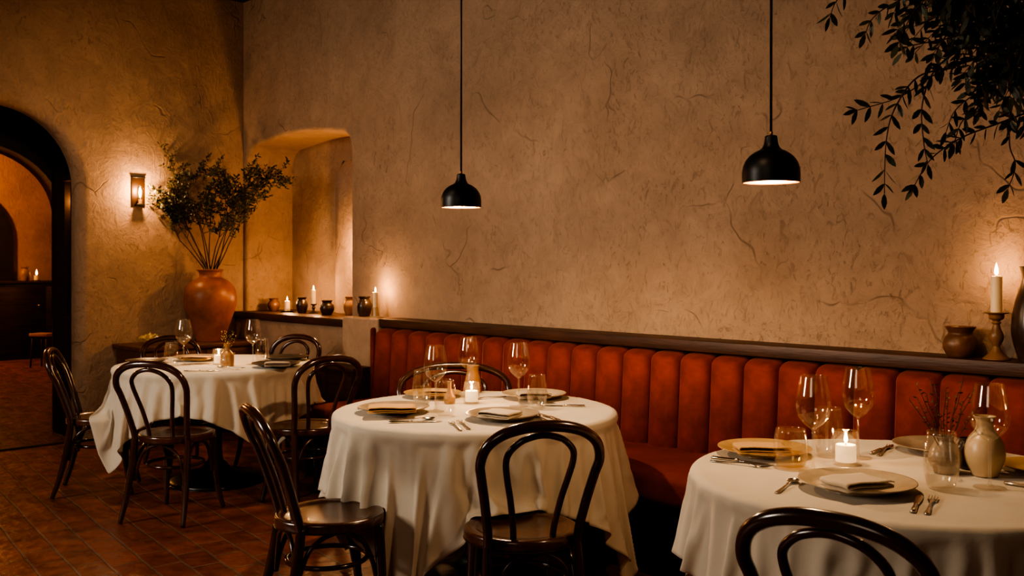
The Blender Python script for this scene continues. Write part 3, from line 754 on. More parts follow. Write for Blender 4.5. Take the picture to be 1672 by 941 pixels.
plate(tp(706, 648), 'ochre plate at the back of the middle table, behind the tumblers', 'plate_y', 0.9, group=GP)
napkin(tp(716, 645, ZT + 0.024), 5, 'ochre folded napkin on the back plate of the middle table', 'napkin_o', 0.13, 0.09)
fork(tp(752, 704), 104, 'fork beside the front plate of the middle table, left one of the pair')
fork(tp(766, 702), 104, 'fork beside the front plate of the middle table, right one of the pair')
knife(tp(635, 691), 10, 'knife in front of the ochre napkin on the middle table')
spoon(tp(636, 687), 9, 'spoon in front of the ochre napkin on the middle table')
knife(tp(914, 688), 112, 'knife right of the front plate of the middle table, right one of the pair')
spoon(tp(902, 691), 112, 'spoon right of the front plate of the middle table')
fork(tp(826, 648), 215, 'fork between the back wine glass and the cream plate, middle table')
knife(tp(955, 664), 172, 'knife lying right of the cream plate, middle table')
fork(tp(583, 668), 35, 'fork tucked beside the left front plate of the middle table')

def bottle(name, p, prof, mat, label, cat, seg=32, lip=0.003):
    """hollow turned vessel with an inner wall"""
    def b(bm):
        out = sprof(prof, 4); inn = [(max(0.0, r - lip), z) for r, z in out[len(out) // 3:]][::-1]
        lathe(bm, out + inn + [(0, inn[-1][1])], seg)
    o = part('%s_%s' % (name, label), name, b, mat, None); o.location = p
    return tag(o, label, cat)
bottle('ochre_vase', tp(772, 641), [(0, 0), (0.034, 0), (0.040, 0.01), (0.041, 0.04), (0.036, 0.075), (0.029, 0.10), (0.030, 0.125), (0.033, 0.135)], M['ochre_pot'], 'small ochre ceramic vase behind the candle on the middle table', 'vase')
bottle('bud_vase', tp(734, 659), [(0, 0), (0.022, 0), (0.026, 0.01), (0.026, 0.03), (0.014, 0.05), (0.009, 0.07), (0.009, 0.095), (0.011, 0.1)], M['ochre_pot'], 'narrow-necked ochre bud vase behind the nearest wine glass', 'vase', 20)

# --- right table
wine_glass(tp(1328, 772), 'empty wine glass left of the candle on the right-hand table', 1.04, GW)
wine_glass(tp(1401, 748), 'empty wine glass right of the candle on the right-hand table', 1.04, GW)
wine_glass(tp(1616, 797), 'empty wine glass in front of the cream vase, right-hand table', 1.04, GW)
tumbler(tp(1291, 764), 'short round tumbler with amber drink, left of the nearest wine glass', kind='short', water=0.38, group=GT)
tumbler(tp(1354, 746), 'tall tumbler behind the left wine glass on the right-hand table', 1.08, group=GT)
tumbler(tp(1537, 798), 'tall tumbler with water in front of the sprigs, right-hand table', 1.08, water=0.5, group=GT)
votive(tp(1381, 759), 'white votive candle in clear glass, on the right-hand table', 1.1, 0.9)
plate(tp(1248, 742), 'ochre plate with folded napkin, left back of the right-hand table', 'plate_y', 1.0, GP)
napkin(tp(1243, 738, ZT + 0.024), 0, 'ochre folded napkin on the left back plate of the right-hand table', 'napkin_o', 0.17, 0.10)
plate(tp(1399, 799), 'cream plate with taupe napkin, nearest the viewer on the right-hand table', 'plate_c', 1.05, GP)
napkin(tp(1398, 795, ZT + 0.025), 22, 'taupe folded napkin on the front plate of the right-hand table', 'napkin_w', 0.16, 0.115)
plate(tp(1535, 737), 'grey plate at the back of the right-hand table, behind the sprigs', 'plate', 1.0, GP)
plate(tp(1700, 770), 'ochre plate at the picture edge on the right-hand table', 'plate_y', 0.8, GP)
knife(tp(1162, 748), -36, 'knife at the left edge of the right-hand table, upper one of the pair')
fork(tp(1160, 753), -36, 'fork at the left edge of the right-hand table, lower one of the pair')
spoon(tp(1268, 806), 58, 'spoon left of the front plate on the right-hand table')
knife(tp(1490, 838), 62, 'knife right of the front plate, left one of the pair')
fork(tp(1513, 841), 62, 'fork right of the front plate, right one of the pair')
knife(tp(1422, 742), 50, 'knife behind the wine glass at the back of the right-hand table')
fork(tp(1434, 745), 58, 'fork beside the grey plate at the back of the right-hand table')
knife(tp(1640, 790), -50, 'knife at the picture edge in front of the ochre plate')
bottle('cream_vase', tp(1608, 777), [(0, 0), (0.030, 0), (0.038, 0.008), (0.054, 0.045), (0.057, 0.075), (0.048, 0.11), (0.030, 0.135), (0.024, 0.15), (0.026, 0.168), (0.033, 0.18)], M['cream_pot'], 'cream ceramic vase behind the right wine glass', 'vase')
def sprigs(name, p, z0, n, ln, spread, label, seed, thick=0.0012, leaves=8, potprof=None, potmat=None, cat='plant', leafmat='leaf_far'):
    root = empty(name, p)
    def b(bm):
        out = sprof(potprof, 4); inn = [(max(0.0, r - 0.003), z) for r, z in out[len(out) // 3:]][::-1]
        lathe(bm, out + inn + [(0, inn[-1][1])], 32)
    bm = bmesh.new(); b(bm); to_obj('vase', bm, potmat, root)
    rg = random.Random(seed); bs = bmesh.new(); bl = bmesh.new()
    for i in range(n):
        a = 2 * PI * i / n + rg.uniform(-.4, .4); sp = rg.uniform(0.2, 1) * spread; L_ = ln * rg.uniform(0.65, 1.0)
        pts = [Vector((0, 0, z0 * 0.3)) + Vector((math.cos(a), math.sin(a), 0)) * 0.003]
        for k in range(1, 7):
            f = k / 6; pts.append(Vector((math.cos(a) * sp * f ** 1.3, math.sin(a) * sp * f ** 1.3, z0 * 0.3 + (L_ + z0 * 0.7) * f)) + Vector((rg.uniform(-1, 1), rg.uniform(-1, 1), 0)) * 0.004)
        tube(bs, pts, thick, 5)
        for k in range(leaves):
            f = 0.45 + 0.55 * (k + 1) / leaves; j = min(5, int(f * 6)); q = pts[j].lerp(pts[j + 1] if j < 6 else pts[j], f * 6 - j)
            leaf(bl, q, Vector((rg.uniform(-1, 1), rg.uniform(-1, 1), rg.uniform(-.2, 1))), 0.012, 0.005, rg)
    to_obj('stems', bs, M['twig'], root); to_obj('leaves', bl, M[leafmat], root, smooth=False)
    return tag(root, label, cat)
def leaf(bm, p, dirv, L_, w, rg, curl=0.15):
    dirv = dirv.normalized(); s = dirv.cross(Vector((rg.uniform(-1, 1), rg.uniform(-1, 1), rg.uniform(-1, 1))))
    if s.length < 1e-4: s = dirv.orthogonal()
    s.normalize(); n = dirv.cross(s)
    pts = [(0, 0), (0.25, 0.38), (0.55, 0.5), (0.82, 0.3), (1, 0), (0.82, -0.3), (0.55, -0.5), (0.25, -0.38)]
    vs = [bm.verts.new(p + dirv * (f * L_) + s * (h * w) + n * (curl * L_ * (f * f - abs(h) * 0.5))) for f, h in pts]
    bm.faces.new((vs[0], vs[1], vs[7])); bm.faces.new((vs[1], vs[2], vs[6], vs[7])); bm.faces.new((vs[2], vs[3], vs[5], vs[6])); bm.faces.new((vs[3], vs[4], vs[5]))
sprigs('sprig_vase', tp(1543, 772), 0.10, 13, 0.19, 0.17, 'round grey vase of thin green sprigs, behind the water tumbler', 4, leaves=9,
       potprof=[(0, 0), (0.028, 0), (0.036, 0.006), (0.048, 0.035), (0.046, 0.065), (0.032, 0.09), (0.024, 0.10), (0.027, 0.112)], potmat=M['plate'])
bottle('dark_vase', tp(1580, 765), [(0, 0), (0.024, 0), (0.032, 0.01), (0.038, 0.035), (0.034, 0.065), (0.024, 0.085), (0.026, 0.095)], M['pot_d'], 'small dark vase squeezed between the sprigs and the cream vase', 'vase')

# --- far left table
wine_glass(tp(300, 596), 'empty wine glass at left on the far table', group=GW)
wine_glass(tp(413, 595), 'empty wine glass at right on the far table', group=GW)
tumbler(tp(280, 598), 'tumbler left of the left wine glass on the far table', group=GT)
tumbler(tp(428, 591), 'tumbler right of the right wine glass on the far table', water=0.35, group=GT)
votive(tp(357, 595), 'white votive candle in clear glass, centre of the far left table', 1.0, 1.1)
sprigs('bottle_vase', tp(371, 597.5), 0.12, 7, 0.10, 0.06, 'small ochre bottle vase with yellow sprigs on the far table', 9, leaves=9, leafmat='dried',
       potprof=[(0, 0), (0.036, 0), (0.041, 0.005), (0.041, 0.065), (0.030, 0.085), (0.017, 0.10), (0.016, 0.125), (0.022, 0.14)], potmat=M['ochre_pot'])
plate(tp(452, 599), 'charcoal plate at right front of the far table', 'plate_d', 1.0, GP)
plate(tp(466, 588), 'charcoal plate at right back of the far table', 'plate_d', 1.0, GP)
plate(tp(240, 593), 'charcoal plate at the left end of the far table, behind the chair back', 'plate_d', 0.85, GP)
plate(tp(322, 588), 'brown plate at the back of the far table, behind the left wine glass', 'plate', 1.0, GP)
napkin(tp(320, 588, ZT + 0.024), 5, 'ochre folded napkin on the brown plate of the far table', 'napkin_o', 0.17, 0.10)
napkin(tp(453, 598, ZT + 0.024), 15, 'dark taupe folded napkin on the right front plate of the far table', 'napkin_g', 0.15, 0.10)
fork(tp(338, 606), 20, 'fork at the front edge of the far table')
knife(tp(300, 607), 8, 'knife at the front edge of the far table')
spoon(tp(400, 601), 170, 'spoon in front of the right wine glass on the far table')
tumbler(tp(368, 603), 'small clear glass in front of the bottle vase on the far table', 0.55, 'short', GT)

# ------------------------------------------------------------------ banquette
def banquette():
    root = empty('banquette', (2.25, -0.45, 0))
    def add(name, bm, mat, **k):
        o = to_obj(name, bm, mat, root, (-2.25, 0.45, 0), **k); return o
    x0, x1 = 2.27, 9.0; cw = 0.187; n = int((x1 - x0) / cw)
    def channel():
        bm = bmesh.new(); NX, z0, z1 = 12, 0.40, 0.948; rows = []
        zs = [z0 + (z1 - 0.05 - z0) * i / 8 for i in range(9)] + [z1 - 0.05 + 0.05 * math.sin(PI / 2 * k / 6) for k in range(1, 7)]
        for z in zs:
            f = max(0, (z - (z1 - 0.05)) / 0.05)
            row = []
            for i in range(NX + 1):
                q = -1 + 2 * i / NX; pf = (1 - abs(q) ** 3.2) ** 0.55
                edge = (1 - f * f) ** 0.5 if f < 1 else 0
                dep = 0.10 + 0.085 * edge + 0.042 * pf * (0.4 + 0.6 * edge)
                lean = 0.035 * (z1 - z) / (z1 - z0)
                row.append(bm.verts.new((q * cw / 2 * (1.0), -(dep + lean), z - 0.012 * f * abs(q) ** 4)))
            rows.append(row)
        rows.append([bm.verts.new((-cw / 2 + cw * i / NX, -0.045, z1)) for i in range(NX + 1)])
        for a, b in zip(rows, rows[1:]):
            for i in range(NX): bm.faces.new((a[i], a[i + 1], b[i + 1], b[i]))
        back = [bm.verts.new((-cw / 2, -0.045, z0)), bm.verts.new((cw / 2, -0.045, z0))]
        bm.faces.new([r[0] for r in rows] + [back[0]]); bm.faces.new([r[-1] for r in rows][::-1] + [back[1]])
        return bm
    me = None
    for i in range(n):
        cxx = x0 + cw * (i + 0.5)
        if me is None:
            o = add('back_channel', channel(), M['velvet'], flat_angle=70); me = o.data
        else:
            o = bpy.data.objects.new('back_channel', me); COL.objects.link(o); o.parent = root
        o.location = (cxx - 2.25, 0.45, 0)
    bm = bmesh.new(); box(bm, x0, x0 + n * cw, -0.80, -0.16, 0.33, 0.465, 0.035, 4)
    for v in bm.verts:
        pass
    add('seat', bm, M['velvet_seat'], flat_angle=60)
    bm = bmesh.new(); box(bm, x0, x0 + n * cw, -0.76, -0.045, 0.0, 0.335); add('base', bm, M['kick'], smooth=False)
    bm = bmesh.new(); box(bm, x0 - 0.035, x0, -0.235, -0.045, 0, 0.948, 0.02, 3); add('end_panel', bm, M['velvet'], flat_angle=50)
    return tag(root, 'long rust red velvet banquette with vertical channel back, under the wooden rail', 'banquette')
banquette()

# low dark cabinet between the far table and the banquette
def cabinet_low():
    x0, x1 = 1.30, 2.22
    root = empty('low_cabinet', (1.76, -0.32, 0))
    def add(name, bm, mat, par=None):
        o = to_obj(name, bm, mat, par or root, (-1.76, 0.32, 0) if par is None else None, flat_angle=40); return o
    bm = bmesh.new(); box(bm, x0, x1, -0.35, -0.205, 0.0, 0.64); add('body', bm, M['dwood'])
    bm = bmesh.new(); box(bm, x0 - 0.01, x1 + 0.01, -0.365, -0.205, 0.64, 0.67, 0.005); add('top', bm, M['dwood'])
    for a in (x0 + 0.02, (x0 + x1) / 2 + 0.005):
        bm = bmesh.new(); box(bm, a, a + 0.435, -0.362, -0.35, 0.05, 0.61, 0.005); d = add('door', bm, M['dwood'])
        bm = bmesh.new(); lathe(bm, [(0, 0), (0.012, 0), (0.014, 0.01), (0.008, 0.02), (0, 0.022)], 16)
        k = to_obj('knob', bm, M['brass'], d); k.rotation_euler = (PI / 2, 0, 0); k.location = (a + (0.40 if a < 1.5 else 0.035), -0.362, 0.4)
    return tag(root, 'low dark cabinet against the lower wall, left of the banquette end', 'cabinet')
cabinet_low()

# ------------------------------------------------------------------ console, urn, olive branches, bowl
def console():
    root = empty('console_table', (0.26, -0.58, 0))
    off = (-0.26, 0.58, 0)
    def add(name, f, mat=M['console']):
        bm = bmesh.new(); f(bm); return to_obj(name, bm, mat, root, off, flat_angle=40)
    add('top', lambda b: box(b, 0.012, 0.54, -1.16, -0.085, 0.72, 0.755, 0.005))
    add('apron', lambda b: box(b, 0.03, 0.515, -1.13, -0.10, 0.60, 0.72))
    for x in (0.03, 0.455):
        for y in (-1.13, -0.16): add('leg', lambda b: box(b, x, x + 0.06, y, y + 0.06, 0, 0.60, 0.004))
    add('shelf', lambda b: box(b, 0.04, 0.505, -1.12, -0.11, 0.20, 0.225))
    for y0 in (-1.10, -0.60):
        bm = bmesh.new(); box(bm, 0.515, 0.523, y0, y0 + 0.46, 0.612, 0.706, 0.002)
        d = to_obj('drawer', bm, M['console'], root, off, flat_angle=40)
        bm = bmesh.new(); lathe(bm, [(0, 0), (0.010, 0), (0.013, 0.012), (0.006, 0.02), (0, 0.021)], 16)
        k = to_obj('knob', bm, M['brass'], d); k.rotation_euler = (0, PI / 2, 0); k.location = (0.523, y0 + 0.23, 0.66)
    return tag(root, 'brown wooden console table carrying the urn, against the left wall', 'console table')
console()
URN = Vector((0.255, -0.44, 0.7555))
bottle('terracotta_urn', URN, [(0, 0), (0.10, 0.0), (0.112, 0.008), (0.130, 0.06), (0.165, 0.16), (0.203, 0.27), (0.214, 0.36), (0.200, 0.43), (0.160, 0.485), (0.108, 0.518), (0.090, 0.53), (0.088, 0.555), (0.098, 0.578), (0.108, 0.586), (0.106, 0.594)], M['terra'], 'large terracotta urn holding olive branches on the console table', 'urn', 56, 0.012)
def olive_bush():
    root = empty('olive_branches', URN + Vector((0, 0, 0.02)))
    rg = random.Random(21); bs = bmesh.new(); bl = bmesh.new()
    rt = Vector((CA, SA, 0)); fw = Vector((-SA, CA, 0))       # spread mostly parallel to the picture
    def clampw(p):
        w = p + root.location
        if w.x < 0.04: w.x = 0.04 + 0.02 * rg.random()
        lim = -0.03 if (w.z > 2.4 or w.x > 1.6) else 0.30
        if w.y > lim: w.y = lim - 0.02 * rg.random()
        return w - root.location
    def grow(p, d, L_, r, depth):
        n = 7; pts = [p.copy()]; dd = d.normalized()
        for k in range(n):
            dd = (dd + Vector((rg.uniform(-1, 1), rg.uniform(-1, 1), rg.uniform(-0.8, 0.8))) * 0.13).normalized()
            pts.append(clampw(pts[-1] + dd * L_ / n))
        tube(bs, pts, [r * (1 - 0.6 * k / n) for k in range(n + 1)], 5)
        if depth > 0:
            for k in range(3 if depth > 1 else 2, n + 1):
                for _ in range(2):
                    if rg.random() < 0.60:
                        side = Vector((rg.uniform(-1, 1), rg.uniform(-1, 1), rg.uniform(-0.55, 0.75)))
                        grow(pts[k], (dd * 0.75 + side * 0.95), L_ * (0.36 if depth > 1 else 0.42) * rg.uniform(0.7, 1.2), r * 0.5, depth - 1)
        if depth < 1:
            for k in range(1, n + 1):
                for _ in range(1 if depth else 2):
                    if rg.random() < 0.70:
                        ld = dd * 0.6 + Vector((rg.uniform(-1, 1), rg.uniform(-1, 1), rg.uniform(-1, 1)))
                        leaf(bl, clampw(pts[k]), ld, rg.uniform(0.024, 0.040), rg.uniform(0.010, 0.017), rg)
    for i in range(12):
        f = -1 + 2 * i / 11 + rg.uniform(-0.08, 0.08)
        ang = f * 0.62 - 0.08
        d = rt * math.sin(ang) + Vector((0, 0, 1)) * math.cos(ang) + fw * rg.uniform(-0.20, 0.05)
        p = rt * (f * 0.02) + Vector((0, 0, 0.30))
        neck = rt * (f * 0.055) + Vector((0, 0, 0.585)) + fw * rg.uniform(-0.03, 0.03)
        tube(bs, [p, neck], 0.0055, 5)
        L_ = rg.uniform(0.64, 0.80) * (1.0 - 0.10 * (1 - abs(f)))
        grow(neck, d, L_, 0.0055, 2)
    to_obj('branches', bs, M['twig'], root); to_obj('leaves', bl, M['leaf_far'], root, smooth=False)
    return tag(root, 'spreading olive branches with small dark leaves, standing in the urn', 'branches')
olive_bush()
# glass bowl of dried flowers on the console
rb = empty('glass_bowl', (0.30, -0.97, 0.7555))
bm = bmesh.new(); pr = sprof([(0, 0), (0.05, 0), (0.085, 0.02), (0.105, 0.055), (0.11, 0.065)], 4)
lathe(bm, pr + [(r - 0.002, z + 0.001) for r, z in pr[::-1] if r > 0.004] + [(0, 0.002)], 32); to_obj('bowl', bm, M['glass'], rb)
bm = bmesh.new(); rg = random.Random(2)
for i in range(90):
    a, q = rg.uniform(0, 2 * PI), rg.random() ** 0.5 * 0.08
    p = Vector((q * math.cos(a), q * math.sin(a), 0.035 + 0.05 * (1 - q / 0.09) * rg.random()))
    for k in range(3): leaf(bm, p, Vector((rg.uniform(-1, 1), rg.uniform(-1, 1), rg.uniform(0, 1))), 0.03, 0.012, rg)
to_obj('dried_petals', bm, M['dried'], rb, smooth=False)
tag(rb, 'shallow glass bowl of pale yellow dried flowers on the console table', 'bowl')

# ------------------------------------------------------------------ pots and candles on the shelf and the rail
def pot(name, p, s, mat, label, shape=0, group='clay pots on the ledges'):
    shapes = [
        [(0, 0), (0.034, 0), (0.042, 0.006), (0.058, 0.035), (0.064, 0.062), (0.056, 0.090), (0.042, 0.104), (0.040, 0.113), (0.048, 0.126), (0.052, 0.130)],
        [(0, 0), (0.032, 0), (0.040, 0.006), (0.052, 0.045), (0.056, 0.080), (0.046, 0.112), (0.036, 0.125), (0.036, 0.134), (0.046, 0.148), (0.047, 0.151)],
        [(0, 0), (0.040, 0), (0.050, 0.004), (0.066, 0.030), (0.070, 0.056), (0.062, 0.082), (0.050, 0.098), (0.050, 0.108), (0.060, 0.126), (0.063, 0.130)],
        [(0, 0), (0.055, 0), (0.062, 0.012), (0.084, 0.09), (0.088, 0.15), (0.074, 0.24), (0.050, 0.32), (0.047, 0.35), (0.056, 0.382), (0.060, 0.388)]]
    def b(bm):
        out = sprof([(r * s, z * s) for r, z in shapes[shape]], 4); inn = [(max(0.0, r - 0.004), z) for r, z in out[len(out) // 3:]][::-1]
        lathe(bm, out + inn + [(0, inn[-1][1])], 36)
    bm = bmesh.new(); b(bm); o = to_obj(name, bm, mat, None, p); return tag(o, label, 'pot', group)
pot('clay_pot', on_t(447, -0.17, SHZ), 0.86, M['pot_b'], 'small brown clay pot at the left end of the niche shelf', 0)
pot('clay_pot', on_t(493, -0.16, SHZ), 0.88, M['pot_d'], 'dark clay pot between the two candles on the niche shelf', 1)
pot('clay_pot', on_t(534, -0.14, SHZ), 0.92, M['pot_d'], 'squat dark clay pot right of the tall candle on the niche shelf', 0)
pot('clay_pot', on_t(572, -0.27, SHZ), 1.0, M['pot_t'], 'tan clay pot half hidden by the right edge of the niche', 1)
pot('clay_jar', on_t(595, 0.10, 1.01), 0.98, M['pot_d'], 'dark glazed jar beside the candle on the plaster ledge', 1)
pot('clay_pot', on_t(1568, 0.10, 1.012), 0.97, M['pot_b'], 'wide-mouthed brown clay pot on the rail, left of the turned candlestick', 2)
pot('tall_vase', on_t(1690, 0.095, 1.012), 0.97, M['pot_d'], 'tall black vase at the right picture edge on the rail', 3)

def pillar(p, hold, r, h, label, energy, holdmat, name='candlestick', fs=1.0, tip=0.0):
    root = empty(name, p)
    zt = hold[-1][1]
    bm = bmesh.new(); lathe(bm, sprof(hold, 3) + [(0, zt - 0.003)], 28); to_obj('holder', bm, holdmat, root)
    bm = bmesh.new(); lathe(bm, [(0, zt - 0.004), (r, zt - 0.004), (r, zt + h - 0.004), (r * 0.93, zt + h), (r * 0.6, zt + h - 0.003), (0, zt + h - 0.005)], 28); to_obj('wax', bm, M['wax'], root, flat_angle=40)
    flame_at(root, zt + h - 0.004, fs)
    plight(Vector(p) + Vector((0, 0, zt + h + 0.028)), energy)
    return tag(root, label, 'candle', 'candles on the ledges')
dish = [(0, 0), (0.045, 0), (0.052, 0.004), (0.055, 0.010), (0.050, 0.010), (0.030, 0.006), (0.028, 0.010)]
stick = [(0, 0), (0.040, 0), (0.042, 0.004), (0.030, 0.012), (0.012, 0.022), (0.010, 0.035), (0.016, 0.045), (0.010, 0.055), (0.010, 0.065), (0.024, 0.072), (0.026, 0.080)]
pillar(on_t(469, -0.15, SHZ), dish, 0.024, 0.085, 'short candle on a flat dish, left of the two on the niche shelf', 4.5, M['pot_d'])
pillar(on_t(512, -0.21, SHZ), stick, 0.018, 0.115, 'taller candle on a dark candlestick, right of the two on the niche shelf', 5.5, M['pot_d'])
pillar(on_t(613, 0.105, 1.01), [(0, 0), (0.042, 0), (0.043, 0.004), (0.022, 0.010), (0.018, 0.02), (0.0165, 0.06), (0.019, 0.075)], 0.017, 0.105, 'slim candle on the plaster ledge left of the banquette rail', 4.5, M['cream_pot'])
big = [(0, 0), (0.048, 0), (0.050, 0.006), (0.040, 0.014), (0.026, 0.028), (0.018, 0.044), (0.015, 0.055), (0.026, 0.080), (0.027, 0.100), (0.018, 0.122), (0.013, 0.142), (0.019, 0.148), (0.013, 0.155), (0.028, 0.166), (0.030, 0.182), (0.044, 0.186), (0.045, 0.190), (0.030, 0.191)]
pillar(on_t(1627, 0.105, 1.012), big, 0.0215, 0.145, 'thick candle on a turned wooden candlestick, right part of the rail', 4.5, M['turned'], fs=1.35)

# ------------------------------------------------------------------ sconce
def sconce():
    c = Vector((0.0, -0.945, 1.985))
    root = empty('wall_sconce', c)
    bm = bmesh.new(); box(bm, 0.0, 0.014, -0.055, 0.055, -0.12, 0.12, 0.003); to_obj('backplate', bm, M['copper'] if False else simple('sconce_metal', (0.05, 0.024, 0.012), 0.4, metal=0.6), root, flat_angle=40)
    bm = bmesh.new(); box(bm, 0.012, 0.030, -0.055, 0.055, 0.110, 0.12, 0.003); box(bm, 0.012, 0.068, -0.03, 0.03, -0.12, -0.10, 0.003)
    to_obj('frame', bm, M['black'], root, flat_angle=40)
    bm = bmesh.new(); lathe(bm, [(0, -0.10), (0.017, -0.10), (0.017, -0.065), (0, -0.065)], 20, (0.045, 0, 0)); to_obj('bulb_socket', bm, M['brass'], root, flat_angle=40)
    bm = bmesh.new(); lathe(bm, sprof([(0.014, -0.065), (0.022, -0.05), (0.024, 0.0), (0.022, 0.035), (0.012, 0.05), (0, 0.053)], 3), 20, (0.045, 0, 0)); to_obj('glass_shade', bm, M['glass'], root)
    bm = bmesh.new(); lathe(bm, sprof([(0, -0.05), (0.008, -0.04), (0.011, 0.0), (0.006, 0.025), (0, 0.032)], 3), 14, (0.045, 0, 0)); to_obj('bulb', bm, M['sconce_bulb'], root)
    plight(c + Vector((0.12, 0.0, 0.01)), 12.0, (1.0, 0.58, 0.27), 0.02, 'sconce_light')
    return tag(root, 'small rectangular wall sconce glowing between the arch and the olive branches', 'wall lamp')
sconce()

# ------------------------------------------------------------------ pendants
def pendant(p, label, power):
    root = empty('pendant_lamp', p)
    P = [(0.0885, 0.0), (0.0885, 0.030), (0.086, 0.048), (0.079, 0.066), (0.066, 0.083), (0.048, 0.096), (0.032, 0.104), (0.0245, 0.114), (0.0205, 0.128), (0.0185, 0.144)]
    o_ = sprof(P, 4)
    bm = bmesh.new(); lathe(bm, [(0.0865, 0.0)] + o_ + [(0.016, 0.1465), (0, 0.1465)], 56); s = to_obj('shade', bm, M['black'], root, flat_angle=60)
    inn = [(max(0.0, r - 0.0025), z - 0.001) for r, z in o_ if z < 0.108]
    bm = bmesh.new(); lathe(bm, [(0.0868, 0.0005)] + inn + [(0, 0.105)], 56); to_obj('shade_lining', bm, M['copper'], s)
    bm = bmesh.new(); lathe(bm, sprof([(0, 0.032), (0.014, 0.036), (0.022, 0.05), (0.018, 0.068), (0.010, 0.085), (0.010, 0.10), (0, 0.10)], 3), 24); to_obj('bulb', bm, M['bulb'], root)
    bm = bmesh.new(); lathe(bm, [(0, 0.146), (0.0055, 0.146), (0.0055, 0.158), (0.0035, 0.160), (0, 0.160)], 14); to_obj('cord_grip', bm, M['brass'], root)
    bm = bmesh.new(); zc = CEIL - p[2]; tube(bm, [(0, 0, 0.155), (0.0005, 0, 0.8), (0, 0, zc - 0.02)], 0.0042, 8); to_obj('cord', bm, M['black'], root)
    bm = bmesh.new(); lathe(bm, [(0, zc - 0.03), (0.05, zc - 0.028), (0.055, zc - 0.02), (0.055, zc - 0.001), (0, zc - 0.001)], 28); to_obj('ceiling_cap', bm, M['black'], root, flat_angle=40)
    plight(Vector(p) + Vector((0, 0, 0.020)), power, (1.0, 0.67, 0.38), 0.018, 'pendant_light')
    return tag(root, label, 'pendant lamp', 'black pendant lamps over the tables')
PEND = 30.0
pendant(cam_pt((753 - 836) / FPX * 4.30, 4.30, 1.645), 'black domed pendant lamp hanging over the middle table', 38.0)
pendant(cam_pt((1259 - 836) / FPX * 3.06, 3.06, 1.652), 'black domed pendant lamp hanging over the right-hand table', 19.0)

